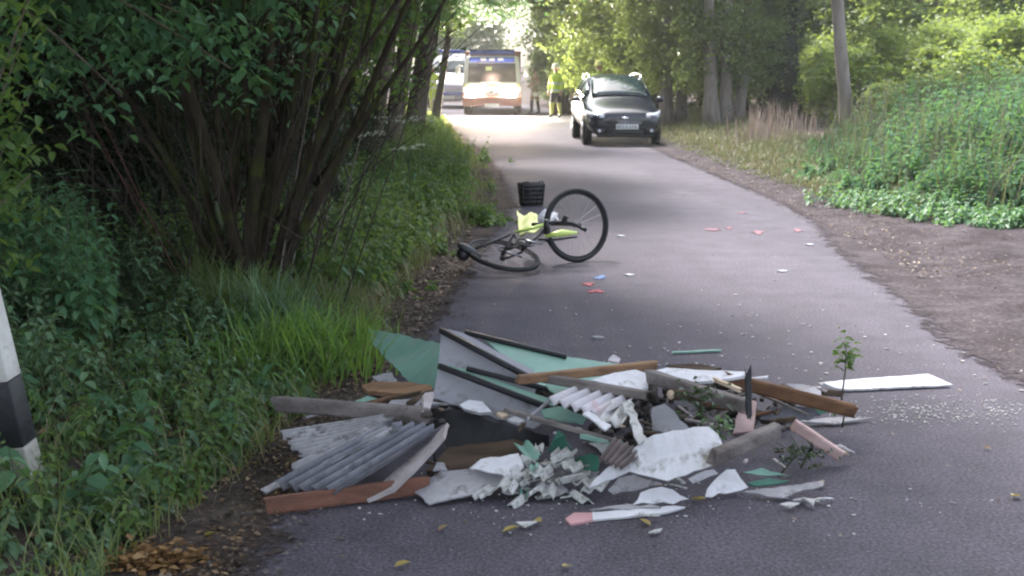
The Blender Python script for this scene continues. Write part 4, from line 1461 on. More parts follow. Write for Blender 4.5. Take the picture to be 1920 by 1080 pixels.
part_sheet('board', t, [(826, 624, .455), (823, 684, .335), (1000, 752, .25), (1004, 716, .32)], .012, M_cemg)
part_sheet('board', t, [(823, 690, .35), (810, 746, .235), (905, 776, .185), (1000, 803, .15), (1040, 772, .215)], .012, M_cemg, .005)
part_bar('edge_strip', t, (826, 619, .470), (1002, 713, .335), .022, .026, M_blk)
part_bar('edge_strip', t, (823, 686, .365), (1036, 767, .245), .022, .026, M_blk)
part_sheet('flange', t, [(835, 616, .475), (868, 624, .46), (1000, 694, .345), (1003, 708, .338)], .006, M_cemg)
part_sheet('flange', t, [(832, 683, .365), (872, 692, .355), (1045, 752, .255), (1038, 764, .246)], .006, M_grn)
part_bar('edge_strip', t, (872, 623, .46), (1062, 669, .365), .022, .022, M_blk)
part_bar('edge_strip', t, (876, 691, .36), (1040, 733, .295), .02, .022, M_blk)
sheet('plaster_lump', 'bright white plaster lump stuck on the lower edge of the ridged panel', 'fragment', [(862, 758, .235), (880, 750, .25), (905, 753, .245), (922, 772, .215), (900, 774, .205), (870, 766, .22)], .02, M_wht, .004)
sheet('plaster_lump', 'small white crumb right of the white plaster lump', 'fragment', [(950, 786, .18), (966, 780, .19), (984, 788, .18), (972, 794, .17)], .015, M_wht)
sheet('plaster_lump', 'tan crumb on the lower edge of the ridged panel', 'fragment', [(930, 775, .205), (944, 769, .215), (954, 777, .2), (942, 782, .195)], .015, M_plw)

# --- centre
sheet('green_sheet', 'pale green sheet showing between the ridged panel and the tan rail', 'board', [(905, 634, .43), (1060, 668, .36), (1140, 680, .33), (1195, 684, .31), (1180, 706, .29), (1060, 728, .28), (1012, 722, .31), (985, 700, .34)], .008, M_grn, .005)
sheet('green_sheet', 'green corner below the tan rail, beside the stained corrugated piece', 'board', [(1022, 716, .35), (1080, 712, .35), (1072, 734, .33), (1045, 744, .31)], .008, M_grn)
sheet('cement_scrap', 'small lilac scrap at the back of the tan rail', 'fragment', [(1140, 676, .30), (1150, 664, .32), (1163, 672, .31), (1160, 680, .30)], .008, M_pcor)
timber('window_rail', 'upper tan rail of the broken window frame', 'timber', (975, 712, .415), (1230, 684, .40), .038, .042, M_tan)
timber('window_rail', 'lower grey-brown rail of the broken window frame', 'timber', (1015, 708, .405), (1215, 742, .37), .035, .04, M_gwd)
sheet('white_board', 'bright white panel held between the two rails of the window frame', 'board', [(1108, 712, .40), (1150, 699, .40), (1192, 693, .40), (1214, 701, .395), (1216, 727, .36), (1192, 732, .36)], .01, M_wht, .003)
corr('pinkish white corrugated piece lying on the middle of the heap', [(1028, 750, .35), (1128, 782, .33), (1188, 750, .35), (1092, 722, .38)], 5, .014, .007, M_pcor, .05)
corr('grey corrugated scrap at the right end of the pinkish corrugated piece', [(1120, 790, .33), (1165, 800, .31), (1190, 762, .34), (1150, 752, .35)], 2, .013, .007, M_shard, .08)
sheet('wood_strip', 'short white strip under the pinkish corrugated piece', 'timber', [(1093, 775, .36), (1104, 771, .365), (1145, 797, .33), (1136, 806, .315)], .01, M_wht)
sheet('green_sheet', 'narrow green sheet below the pinkish corrugated piece', 'board', [(1012, 768, .28), (1050, 762, .29), (1102, 780, .27), (1092, 794, .25), (1020, 782, .26)], .008, M_grn)
timber('timber_lath', 'long thin grey-brown lath crossing the front of the ridged panel', 'timber', (945, 768, .29), (1155, 828, .25), .02, .02, M_gwd)
timber('timber_lath', 'short grey lath crossing the end of the ridged panel', 'timber', (992, 783, .28), (1030, 752, .31), .012, .012, M_cemg)
timber('timber_lath', 'green painted lath end right of the long thin lath', 'timber', (1095, 818, .25), (1165, 832, .24), .03, .02, M_grn)
sheet('green_sheet', 'dark green triangle standing above the corrugated shards', 'board', [(1028, 845, .13), (1047, 806, .22), (1058, 815, .21), (1075, 842, .14), (1050, 848, .12)], .008, M_dgrn)
sheet('green_sheet', 'dark green sheet right of the corrugated shards', 'board', [(1068, 862, .12), (1108, 850, .15), (1122, 856, .15), (1120, 882, .11), (1095, 880, .105)], .008, M_dgrn)
sheet('cement_scrap', 'white triangular scrap under the end of the long thin lath', 'fragment', [(1105, 830, .22), (1155, 834, .22), (1142, 858, .18), (1128, 850, .19)], .008, M_shard)
corr('brown corrugated scrap left of the big white sheet', [(1122, 862, .21), (1168, 880, .17), (1212, 846, .22), (1152, 820, .27)], 5, .011, .007, M_bcor, .05)
sheet('wood_strip', 'cream splinter standing in front of the dark hole', 'timber', [(1168, 752, .38), (1182, 750, .38), (1212, 822, .28), (1198, 832, .26), (1186, 800, .31)], .01, M_shard)
sheet('cement_scrap', 'lilac-grey sheet leaning in the dark hole behind the big white sheet', 'board', [(1224, 806, .26), (1222, 764, .34), (1246, 758, .36), (1296, 806, .28), (1270, 818, .26)], .008, M_cemg)
sheet('white_sheet', 'big white flat sheet at the front of the heap', 'board', [(1103, 915, .085), (1125, 890, .13), (1170, 852, .20), (1225, 815, .30), (1300, 800, .34), (1328, 799, .345), (1346, 814, .32), (1366, 856, .25), (1335, 872, .215), (1252, 902, .14), (1215, 893, .145), (1180, 884, .15), (1150, 898, .11)], .008, M_wht, .005, .004)
sheet('white_sheet', 'curled white sheet under the front edge of the big white sheet', 'board', [(1140, 918, .055), (1160, 896, .09), (1188, 890, .105), (1240, 906, .09), (1205, 916, .06), (1150, 926, .04)], .007, M_cem, .004, .003)
sheet('white_sheet', 'white pointed sheet on the road in front of the big white sheet', 'board', [(1185, 946, .035), (1202, 924, .07), (1240, 913, .085), (1262, 918, .075), (1292, 934, .045), (1262, 944, .03), (1225, 944, .03)], .008, M_wht)
sheet('white_sheet', 'white rounded sheet right of the pointed one at the front', 'board', [(1322, 930, .03), (1345, 895, .085), (1362, 880, .11), (1378, 880, .105), (1402, 914, .04), (1362, 926, .025)], .008, M_wht)
sheet('white_sheet', 'thin white sheet edge showing below the right of the big white sheet', 'board', [(1290, 896, .13), (1338, 880, .17), (1345, 886, .155), (1300, 904, .11)], .008, M_wht)
t = thing('white_lath', 'white lath with a pink stained end lying foremost on the road', 'timber', P(1160, 965, 0), 0, HEAP)
part_sheet('board', t, [(1110, 960, .022), (1190, 954, .03), (1265, 948, .03), (1285, 950, .022), (1252, 960, .016), (1112, 975, .012)], .010, M_wht)
part_sheet('stained_end', t, [(1060, 972, .014), (1076, 961, .02), (1109.5, 960.5, .022), (1111.5, 974.5, .0125), (1070, 982, .01)], .010, mat('pink_stain', (0.50, 0.27, 0.28), (0.40, 0.22, 0.22), rough=0.8))
sheet('white_lath', 'second thin white lath just behind the pink-ended one', 'timber', [(1105, 955, .035), (1180, 945, .045), (1240, 950, .035), (1180, 955, .03)], .008, M_cem)

# --- right part
timber('timber_beam', 'dark brown beam sloping down from the white panel towards the black stake', 'timber', (1214, 704, .41), (1400, 762, .36), .05, .06, M_gwd)
t = thing('round_log', 'short round log with a pale cut end below the dark brown beam', 'log', P(1258, 740, .36), 0, HEAP)
a, b = P(1258, 740, .375) - t.location, P(1330, 742, .33) - t.location
mb = MB()
mb.tube([a, a + (b - a) * .5, b], [.026, .028, .026], n=12, jit=.1)
mb.build('bark', M_dwd, t, True)
mb = MB()
dd = (b - a).normalized()
mb.disc(a - dd * .002, dd, .022, .004, 14)
mb.build('cut_end', M_plw, t)
sheet('white_board', 'long white board across the back of the heap left of the black stake', 'board', [(1228, 694, .41), (1252, 689, .415), (1320, 694, .41), (1402, 697, .41), (1400, 704, .40), (1330, 714, .39), (1296, 716, .385)], .014, M_wht, .004)
sheet('dark_board', 'dark thin board edge behind the long white board', 'board', [(1250, 684, .36), (1310, 682, .37), (1352, 690, .36), (1320, 696, .35)], .012, M_dwd)
timber('wood_strip', 'short cream batten left of the black stake', 'timber', (1342, 712, .405), (1388, 732, .39), .022, .018, M_plw)
timber('timber_lath', 'thin white lath under the dark brown beam', 'timber', (1350, 742, .36), (1392, 748, .36), .02, .015, M_wht)
timber('timber_beam', 'orange-brown beam pointing right with a sawn dark end', 'timber', (1352, 708, .385), (1602, 771, .175), .055, .065, M_brn)
timber('black_stake', 'short black stake standing upright above the orange-brown beam', 'stake', (1404, 778, .36), (1403, 692, .545), .026, .026, M_blk, roll=(0, 1, 0))
sheet('wooden_plank', 'short pinkish plank standing upright under the black stake', 'timber', [(1374, 812, .245), (1413, 808, .25), (1419, 752, .36), (1390, 746, .37)], .02, M_pnk, .004)
sheet('white_board', 'pinkish white board end lying behind the orange-brown beam', 'board', [(1452, 724, .27), (1478, 720, .28), (1540, 724, .26), (1540, 741, .23), (1500, 738, .235)], .012, M_pcor)
timber('wood_strip', 'dark block end at the right of the pinkish white board', 'timber', (1538, 735, .22), (1575, 738, .20), .04, .03, M_dwd)
sheet('white_board', 'long white board lying apart on the road at the right of the heap', 'board', [(1540, 717, .05), (1600, 711, .055), (1740, 701, .05), (1786, 721, .02), (1700, 725, .02), (1594, 730, .02), (1566, 727, .03)], .012, M_wht, .003)
sheet('white_board', 'thin pale strip lying on the road below the orange-brown beam', 'board', [(1498, 790, .03), (1560, 782, .03), (1640, 783, .02), (1560, 794, .02)], .01, M_cem)
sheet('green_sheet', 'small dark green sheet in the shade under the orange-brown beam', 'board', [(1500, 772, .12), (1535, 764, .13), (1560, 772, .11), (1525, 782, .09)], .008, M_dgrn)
sheet('cement_scrap', 'grey sheet under the right end of the orange-brown beam', 'board', [(1425, 786, .17), (1450, 762, .22), (1520, 764, .19), (1540, 780, .14), (1480, 796, .12)], .01, M_cemd)
timber('square_timber', 'pinkish square timber with a splintered end pointing right', 'timber', (1488, 796, .20), (1578, 856, .055), .05, .052, M_pnk, split=.004)
t = thing('splintered_end', 'white splinters at the broken end of the pinkish square timber', 'splinters', P(1578, 852, .05), 0, HEAP)
d_ = (P(1578, 856, .055) - P(1488, 796, .20)).normalized()
for k in range(6):
    mb = MB()
    o_ = Vector((random.uniform(-.02, .025), random.uniform(-.015, .015), random.uniform(-.012, .03)))
    mb.bar(o_ - d_ * .03, o_ + d_ * random.uniform(.01, .05) + Vector((0.01, 0, random.uniform(-.005, .03))), .014, .01, taper=.3)
    mb.build('splinter', M_plw if k % 2 else M_pcor, t)
timber('timber_beam', 'grey weathered timber sloping up right of the big white sheet', 'timber', (1338, 858, .26), (1452, 808, .28), .05, .062, M_gwd)
sheet('green_sheet', 'pale green strip on the ground right of the rounded white sheet, upper one', 'board', [(1392, 886, .05), (1430, 878, .06), (1492, 893, .03), (1430, 893, .03)], .008, M_grn)
sheet('green_sheet', 'pale green strip on the ground right of the rounded white sheet, lower one', 'board', [(1400, 905, .035), (1440, 896, .045), (1482, 902, .03), (1430, 911, .02)], .008, M_dgrn)
sheet('white_sheet', 'thin torn white strip at the right front edge of the heap', 'board', [(1392, 922, .03), (1450, 915, .045), (1510, 906, .06), (1545, 901, .06), (1543, 911, .05), (1490, 924, .03), (1470, 934, .02)], .007, M_cem, .006)
for k, (px, py, L_, rot, lab) in enumerate([(1480, 948, .05, .3, 'small white scrap on the road below the torn white strip'), (1502, 938, .055, 1.0, 'curled white scrap right of the one below the torn white strip'), (1520, 944, .05, 2.2, 'white scrap nearest the yellow-green leaf at the right front'), (1538, 938, .04, .6, 'white scrap farthest right below the torn white strip'), (1370, 905, .04, 1.6, 'white crumb beside the rounded white sheet'), (1230, 995, .04, .8, 'pale crumb on the road before the pink-ended lath'), (1215, 970, .05, .1, 'small ring-like pale scrap touching the pink-ended lath'), (985, 983, .05, .2, 'small flat grey chip on the road in front of the shards')]):
    a = P(px, py, .02)
    pts = [a + Vector((math.cos(rot + q) * L_ * s, math.sin(rot + q) * L_ * s, random.uniform(-.004, .02))) for q, s in ((0, 1), (1.2, .4), (2.6, .8), (4.4, .45))]
    me, c = slab_mesh('white_scrap', pts, .006, M_shard, .004, k)
    tag(link('white_scrap', me, None, c), lab, 'fragment', HEAP)

# --- grey sheets at the front
sheet('cement_sheet', 'flat grey sheet lying at the front left of the corrugated shards', 'board', [(778, 922, .03), (800, 900, .06), (826, 884, .09), (930, 873, .11), (962, 880, .095), (950, 900, .07), (912, 924, .035), (850, 935, .025), (806, 946, .015)], .008, M_cem, .006, .003)
sheet('cement_sheet', 'white cement sheet lying behind the flat grey sheet', 'board', [(880, 878, .11), (902, 861, .14), (972, 850, .165), (982, 876, .13), (958, 898, .09), (935, 888, .105)], .008, M_wht, .006)
sheet('cement_scrap', 'small upright grey scrap behind the flat grey sheet', 'fragment', [(812, 884, .09), (818, 866, .12), (832, 868, .115), (838, 882, .09)], .008, M_cem)

# --- corrugated shards
SH = [(985, 850, .19, 30, .09, 2, .6), (1018, 845, .20, -10, .08, 2, .3), (1060, 852, .17, 25, .10, 2, .5), (960, 880, .13, 50, .12, 2, .9), (1000, 872, .155, 45, .13, 2, .9), (1040, 872, .14, 40, .12, 2, .8),
      (1080, 880, .115, 30, .10, 2, .7), (940, 905, .09, 55, .12, 2, .9), (985, 902, .095, 48, .15, 2, 1), (1025, 898, .10, 42, .13, 1, .8), (1062, 902, .085, 25, .11, 2, .7), (1095, 908, .07, 15, .10, 1, .6),
      (925, 924, .04, 50, .09, 2, .8), (965, 922, .05, 45, .13, 2, .7), (1010, 920, .05, 40, .12, 2, .7), (1050, 924, .04, 10, .12, 1, .5), (1085, 926, .03, 0, .10, 1, .5), (1110, 895, .09, 60, .09, 1, .6), (1020, 930, .03, 20, .08, 1, .7), (1130, 905, .06, 75, .10, 1, .4),
      (975, 862, .17, 70, .07, 1, .5), (1045, 888, .12, -20, .09, 1, .6), (1075, 862, .15, 5, .09, 1, .4), (955, 932, .03, 30, .09, 2, .6), (1000, 888, .13, 10, .08, 1, .5)]
for i, (px, py, z, ang, L_, wv, tl) in enumerate(SH + SH[2:16:2]):
    px, py = px + random.uniform(-20, 20), py + random.uniform(-10, 7)
    c = P(px, py, z * .9 + random.uniform(-.012, .012))
    a = R(random.gauss(52, 26) if i % 4 else random.uniform(-40, 160))
    L_ = random.choice([.07, .09, .12, .15, .18]) * random.uniform(.85, 1.15)
    d = Vector((math.cos(a), math.sin(a), random.uniform(0.02, .32)))
    s = Vector((math.sin(a), -math.cos(a), random.uniform(-.55, .45)))
    wv = (1, 1, 2, 1, 2)[i % 5]
    w = random.uniform(.035, .06) * wv
    A = c - d * L_ / 2 - s * w / 2
    B = c - d * L_ / 2 + s * w / 2
    me, cc = corr_mesh('corrugated_shard', A, B, B + d * L_ * random.uniform(.65, 1.1), A + d * L_ * random.uniform(.75, 1.15), wv, random.uniform(.008, .013), .007, M_shard if i % 13 else M_grn, random.uniform(.08, .3), i + 3, 0, random.choice([math.pi, math.pi, 0, 1.2]))
    tag(link('corrugated_shard', me, None, cc), 'broken pale corrugated shard in the jumble of shards at the front of the heap', 'fragment', 'corrugated shards at the front of the heap')
for i in range(16):
    px, py = random.uniform(925, 1120), random.uniform(850, 932)
    c = P(px, py, max(.015, (935 - py) / 90 * .15) + .01)
    rot, L_ = random.random() * 6, random.uniform(.025, .06)
    tz = Vector((random.uniform(-.4, .4), random.uniform(-.4, .4), 0))
    pts = []
    for q, s_ in ((0, 1), (1.1, .55), (2.3, .9), (3.4, .6), (4.9, .8)):
        v = Vector((math.cos(rot + q), math.sin(rot + q), 0)) * L_ * s_
        v.z = v.dot(tz)
        pts.append(c + v)
    me, cc = slab_mesh('cement_chip', pts, .007, [M_shard, M_cem, M_shard, M_dgrn][i % 4], .005, i)
    tag(link('cement_chip', me, None, cc), 'small flat broken chip lying among the corrugated shards', 'fragment', 'flat chips among the shards')
# thin splinters caught everywhere in the heap
for i in range(46):
    px, py = random.choice([(random.uniform(1180, 1540), random.uniform(700, 870)), (random.uniform(560, 860), random.uniform(740, 900)), (random.uniform(960, 1200), random.uniform(730, 900)), (random.uniform(1100, 1560), random.uniform(860, 960))])
    z = max(.008, min(.36, (935 - py) / 235 * .36) * (.62 if px < 870 else (.85 if py < 860 else .5))) + random.uniform(0, .02)
    c = P(px, py, z)
    a = random.random() * 6.28
    L_ = random.uniform(.04, .17)
    d = Vector((math.cos(a), math.sin(a) * .8, random.uniform(-.25, .35))) * (L_ / 2)
    mb = MB()
    w_ = random.uniform(.006, .022)
    mb.bar(-d, d * .4, w_, w_ * .5, taper=.9)
    mb.bar(d * .395, d, w_ * .88, w_ * .44, taper=.25)
    o = mb.build('splinter', random.choice([M_gwd, M_dwd, M_plw, M_pgw, M_shard, M_tan, M_wht]))
    o.location = c
    tag(o, 'thin loose splinter or chip caught among the bigger pieces of the heap', 'splinter', 'loose splinters in the heap')

# broken laths tangled in the right half and the back of the heap
for i in range(20):
    px, py = (random.uniform(1190, 1520), random.uniform(725, 850)) if i % 4 else (random.uniform(680, 800), random.uniform(735, 800))
    z = max(.03, min(.33, (905 - py) / 200 * .33)) - .02
    c = P(px, py, z)
    a = random.gauss(0, .9)
    L_ = random.uniform(.14, .36)
    d = Vector((math.cos(a), math.sin(a), random.uniform(-.3, .3))) * (L_ / 2)
    w_ = random.uniform(.015, .034)
    mb = MB()
    mb.bar(-d, d * .7, w_, w_ * .55, taper=1.0)
    mb.bar(d * .696, d, w_ * .9, w_ * .5, taper=.35)
    o = mb.build('broken_lath', random.choice([M_dwd, M_gwd, M_dwd, M_pgw, M_brn]))
    o.location = c
    tag(o, 'dark broken lath tangled among the boards of the heap', 'lath', 'broken laths in the heap')

# crumbs round the heap
def chips(n, cx, cy, sx, sy, smin, smax):
    mb = MB()
    for k in range(n):
        a = P(random.gauss(cx, sx), random.gauss(cy, sy), 0)
        s = random.uniform(smin, smax)
        M_ = Matrix.Rotation(random.random() * 6, 3, 'Z') @ Matrix.Rotation(random.uniform(-.4, .4), 3, 'X')
        mb.box((a.x, a.y, s * .2 + .003), (s * random.uniform(.7, 1.8), s, s * .35), M_)
    return mb


o = chips(520, 1760, 772, 120, 14, .003, .010).build('crumbs', M_shard)
tag(o, 'trail of white crumbs strewn to the right of the heap', 'crumbs', kind='stuff')
o = chips(150, 1150, 940, 300, 26, .003, .011).build('crumbs', M_shard)
tag(o, 'pale crumbs on the road along the front of the heap', 'crumbs', kind='stuff')
o = chips(220, 1250, 660, 330, 60, .004, .016).build('crumbs', M_shard)
tag(o, 'scattered small stones and crumbs on the road behind the heap', 'crumbs', kind='stuff')

# --- greenery caught in the heap
def sprig(label, px, py, z, h, n, spread, leaf, m, lean=(0, 0), tall=.22, mid=.72):
    b = P(px, py, z)
    t = thing('leafy_sprig', label, 'sprig', b, 0, 'leafy sprigs in the heap')
    mb = MB()
    top = Vector((lean[0], lean[1], h))
    mb.tube([(0, 0, -0.05), top * .5 + Vector((.01, 0, 0)), top], [.005, .004, .002], n=5)
    for k in range(4):
        q = .45 + .15 * k
        mb.tube([top * q, top * q + Vector((random.uniform(-1, 1) * spread, random.uniform(-.5, .5) * spread, spread * .6))], [.003, .0015], n=4)
    mb.build('stem', M_stem, t, True)
    C = rng.normal(size=(n, 3)) * np.array([spread * .6, spread * .5, h * tall]) + np.array([lean[0] * .8, lean[1] * .8, h * mid])
    D = rand_dirs(n, -0.1, 0.5)
    N = np.stack([rng.normal(size=n) * .6, rng.normal(size=n) * .6 - .3, np.ones(n)], 1)
    L = leaf * (.6 + .7 * rng.random(n))
    link('leaves', leaf_mesh('leaves', m, C, D, N, L, L * .6, .15, 2, .2), t)


sprig('yellow-green sprig standing upright out of the right end of the heap', 1578, 738, .20, .27, 66, .05, .044, L_yel, (.01, 0), .17, .78)
sprig('small yellow-green tuft hanging on the end of the orange-brown beam', 1580, 784, .12, .07, 20, .035, .035, L_yel)
sprig('dark leafy branch caught in the middle of the heap below the brown beam', 1312, 812, .24, .20, 70, .09, .04, L_dark)
sprig('second dark leafy twig right behind the big white sheet', 1345, 835, .22, .12, 40, .07, .035, L_nettle)
sprig('dusty leafy twig lying at the right foot of the heap', 1462, 872, .05, .07, 80, .12, .032, L_dark, (.10, -.02))
sprig('small dusty leafy twig beside the pinkish square timber', 1500, 862, .04, .06, 30, .08, .03, L_dark, (.07, .02))

# ------------------------------------------------------------------ single leaves and marks on the road
lf = [(942, 1006, .055, 'yellow fallen leaf on the asphalt in front of the shards'), (405, 945, .075, 'large pale yellow fallen leaf on the soil left of the heap'), (738, 1072, .05, 'yellowish fallen leaf at the bottom edge of the picture'),
      (822, 1004, .04, 'small curled brown leaf left of the yellow one on the asphalt'), (250, 900, .06, 'yellow leaf lying in the dark nettles on the left bank'), (375, 1010, .05, 'pale fallen leaf on the soil near the leaf heap'),
      (400, 1052, .06, 'tan fallen leaf at the asphalt edge near the bottom left'), (1297, 944, .06, 'yellow-green leaf at the right tip of the pink-ended lath'), (1534, 925, .06, 'yellow-green leaf at the torn white strip'),
      (1220, 994, .045, 'small yellowish leaf before the pink-ended lath'), (1910, 938, .05, 'tan leaf on the asphalt at the right picture edge'), (1858, 850, .035, 'small dark leaf on the asphalt right of the heap'),
      (1000, 985, .05, 'dull green leaf on the asphalt before the shards'), (445, 985, .045, 'brown leaf on the soil edge left of the red-brown plank'), (1070, 1070, .045, 'olive leaf at the bottom edge below the pink-ended lath'), (330, 880, .05, 'small pale leaf among the weeds left of the heap')]
for k, (px, py, L_, lab) in enumerate(lf):
    p = ground_pt(px, py)
    n1 = 1
    a = random.random() * 6.28
    me = leaf_mesh('fallen_leaf', L_yleaf if 'brown' not in lab and 'dark' not in lab else L_litter, np.array([[0, 0, .004]]), np.array([[math.cos(a), math.sin(a), .12]]), np.array([[random.gauss(0, .2), random.gauss(0, .2), 1.0]]), np.array([L_ * 1.3]), np.array([L_ * .9]), .22, 2, -.15)
    zz = p.z if p.x < xl(p.y) else 0.004
    tag(link('fallen_leaf', me, None, (p.x, p.y, zz + (.03 if 'nettles' in lab or 'weeds' in lab else 0))), lab, 'leaf', 'single fallen leaves')
# many small dull leaves and twigs on the asphalt
n = 260
y = 4.2 + 9 * rng.random(n) ** 1.3
x = xl(y) + (xr(y) - xl(y)) * rng.random(n)
litter('leaf_litter', 'sparse leaf crumbs on the asphalt of the lane', x, y, .018, L_litter)


def paint_patch(label, px, py, w, h, m, n=17, name='paint_mark', cat='paint mark'):
    c = P(px, py, .004)
    s = 2400 / c.y
    r = random.Random(px)
    pts = []
    for k in range(n):
        a = 2 * math.pi * k / n
        q = r.uniform(.25, 1.25)
        pts.append(P(px + math.cos(a) * w / 2 * q, py + math.sin(a) * h / 2 * q, .007))
    me, c = slab_mesh(name, pts, .003, m, .002, px)
    tag(link(name, me, None, c), label, cat, 'coloured marks on the lane')


M_red = mat('red_mark', (0.34, 0.06, 0.075), (0.14, 0.06, 0.07), rough=0.8, scale=14)
M_pinkm = mat('faded_red_mark', (0.22, 0.085, 0.105), (0.10, 0.072, 0.085), rough=0.85, scale=14)
M_blu = mat('blue_mark', (0.08, 0.16, 0.33), (0.06, 0.10, 0.2), rough=0.7, scale=14)
paint_patch('red mark on the lane in front of the fallen bicycle, larger one', 1118, 545, 34, 9, M_red)
paint_patch('small red mark touching the larger red one below the blue mark', 1102, 532, 26, 7, M_red)
paint_patch('blue mark just behind the red marks before the bicycle', 1125, 520, 24, 9, M_blu)
paint_patch('faded red mark farthest left in the row right of the bicycle', 1338, 430, 28, 6, M_pinkm)
paint_patch('faded red mark second from the left in the row right of the bicycle', 1366, 427, 20, 7, M_pinkm)
paint_patch('faded red mark in the middle of the row right of the bicycle', 1420, 435, 22, 8, M_pinkm)
paint_patch('faded red mark at the right end of the row right of the bicycle', 1497, 432, 20, 7, M_pinkm)
paint_patch('tiny faded red mark standing behind the row of red marks', 1392, 399, 18, 4, M_pinkm)
for k, (px, py, L_, lab) in enumerate([(1467, 508, .05, 'bright white chip lying alone on the lane'), (1518, 458, .05, 'white chip on the lane below the red marks'), (1164, 442, .05, 'white chip on the lane right of the bicycle wheel'), (1180, 515, .05, 'white chip on the lane right of the blue mark'), (1120, 632, .05, 'grey pebble on the lane just behind the heap')]):
    a = P(px, py, .012)
    me, c = slab_mesh('white_chip', [a + Vector((math.cos(q) * L_ * s, math.sin(q) * L_ * s, .004)) for q, s in ((0, 1), (1.4, .6), (2.9, .9), (4.4, .6))], .014, M_wht if 'white' in lab else M_cem, .004, k)
    tag(link('white_chip', me, None, c), lab, 'chip', 'chips on the lane')
timber('timber_lath', 'thin green-grey lath lying on the lane behind the heap', 'timber', (1265, 661, .012), (1350, 657, .012), .03, .012, M_grn, group='loose pieces behind the heap')

# ------------------------------------------------------------------ marker post
p = ground_pt(48, 900)
t = thing('marker_post', 'black and white banded marker post leaning at the left picture edge', 'post', p)
t.rotation_euler = (R(2), R(-8.5), R(12))


def post_seg(name, z0, z1, w, m, w1=None):
    w1 = w1 or w
    mb = MB()
    mb.tube([(0, 0, z0), (0, 0, (z0 + z1) / 2), (0, 0, z1)], [w * .70, (w + w1) * .35, w1 * .70], n=4)
    o = mb.build(name, m, t, False, .008)
    o.rotation_euler = (0, 0, R(45))
    return o


M_pw = mat('post_white', (0.58, 0.56, 0.53), (0.42, 0.40, 0.37), rough=0.75, scale=9, bump=.3, dirt=(0.20, 0.19, 0.15), dirt_scale=6, dirt_at=.58)
M_pb = mat('post_black', (0.018, 0.018, 0.022), (0.008, 0.008, 0.010), rough=0.5, scale=12, bump=.2, dirt=(0.10, 0.10, 0.10), dirt_scale=9, dirt_at=.66)
M_pg = mat('post_foot', (0.42, 0.40, 0.36), (0.28, 0.26, 0.22), rough=0.85, scale=10, bump=.4, dirt=(0.10, 0.11, 0.06), dirt_scale=6, dirt_at=.55)
post_seg('lower_band', -0.15, 0.165, .125, M_pg)
post_seg('black_band', 0.165, 0.452, .127, M_pb)
post_seg('upper_band', 0.452, 1.0, .125, M_pw, .12)
mb = MB()
mb.tube([(0, 0, 1.0), (0, 0, 1.015), (0, 0, 1.045)], [.088, .088, .02], n=4)
o = mb.build('cap', M_pw, t)
o.rotation_euler = (0, 0, R(45))

# ------------------------------------------------------------------ fallen bicycle
M_tyre = mat('tyre', (0.012, 0.012, 0.014), rough=0.75, scale=20, bump=.3)
M_alloy = mat('alloy', (0.35, 0.35, 0.37), rough=0.35, metal=1.0, scale=20, bump=0)
M_neon = mat('neon_paint', (0.60, 0.74, 0.18), (0.50, 0.64, 0.14), rough=0.4, scale=6, bump=0, coat=.5)
M_bpl = mat('black_plastic', (0.016, 0.016, 0.019), rough=0.5, scale=15, bump=.1)
M_vest = mat('hi_vis_cloth', (0.62, 0.67, 0.33), (0.50, 0.55, 0.26), rough=0.85, scale=8, bump=.2)
M_wcl = mat('white_cloth', (0.74, 0.73, 0.74), (0.58, 0.57, 0.58), rough=0.9, scale=8, bump=.2)

bo = P(1000, 470, 0)
bike = thing('fallen_bicycle', 'fallen black and yellow bicycle with its front wheel standing up on the lane', 'bicycle', bo)


def wheel(name, hub, axis, rad, dent=None):
    """wheel > tyre, rim, hub, spokes."""
    mb = MB()
    mb.torus(hub, axis, rad - .022, .024, 48, 8, warp=dent)
    w = mb.build(name, M_tyre, bike, True)
    mb = MB()
    mb.torus(hub, axis, rad - .052, .009, 48, 6)
    mb.build('rim', M_bpl, w, True)
    ax = Vector(axis).normalized()
    mb = MB()
    mb.tube([Vector(hub) - ax * .05, Vector(hub) - ax * .045, Vector(hub) + ax * .045, Vector(hub) + ax * .05], [.02, .022, .022, .02], n=10)
    mb.build('hub', M_bpl, w, True)
    a = ax.cross(Vector((0, 0, 1))).normalized()
    b = ax.cross(a)
    for k in range(20):
        th = 2 * math.pi * k / 20
        sp = MB()
        e = Vector(hub) + (a * math.cos(th) + b * math.sin(th)) * (rad - .058)
        s = Vector(hub) + (a * math.cos(th + .5) + b * math.sin(th + .5)) * .02 + ax * (.035 if k % 2 else -.035)
        sp.tube([s, e], [.0011, .0011], n=3, cap=False)
        sp.build('spoke', M_alloy, w)
    return w


c1 = P(1081, 422, .352)
Hf = c1 - bo
AX = Vector((0.46, -0.86, 0.12)).normalized()
Hf.z = .352
dent = lambda th: 1 - 0.075 * math.exp(-((th - math.pi * 1.5) / .16) ** 2) if True else 1
wheel('front_wheel', Hf, AX, .352)
Hr = P(943, 478, .15) - bo
AXR = Vector((0.20, -0.21, 0.955)).normalized()
wheel('rear_wheel', Hr, AXR, .345)
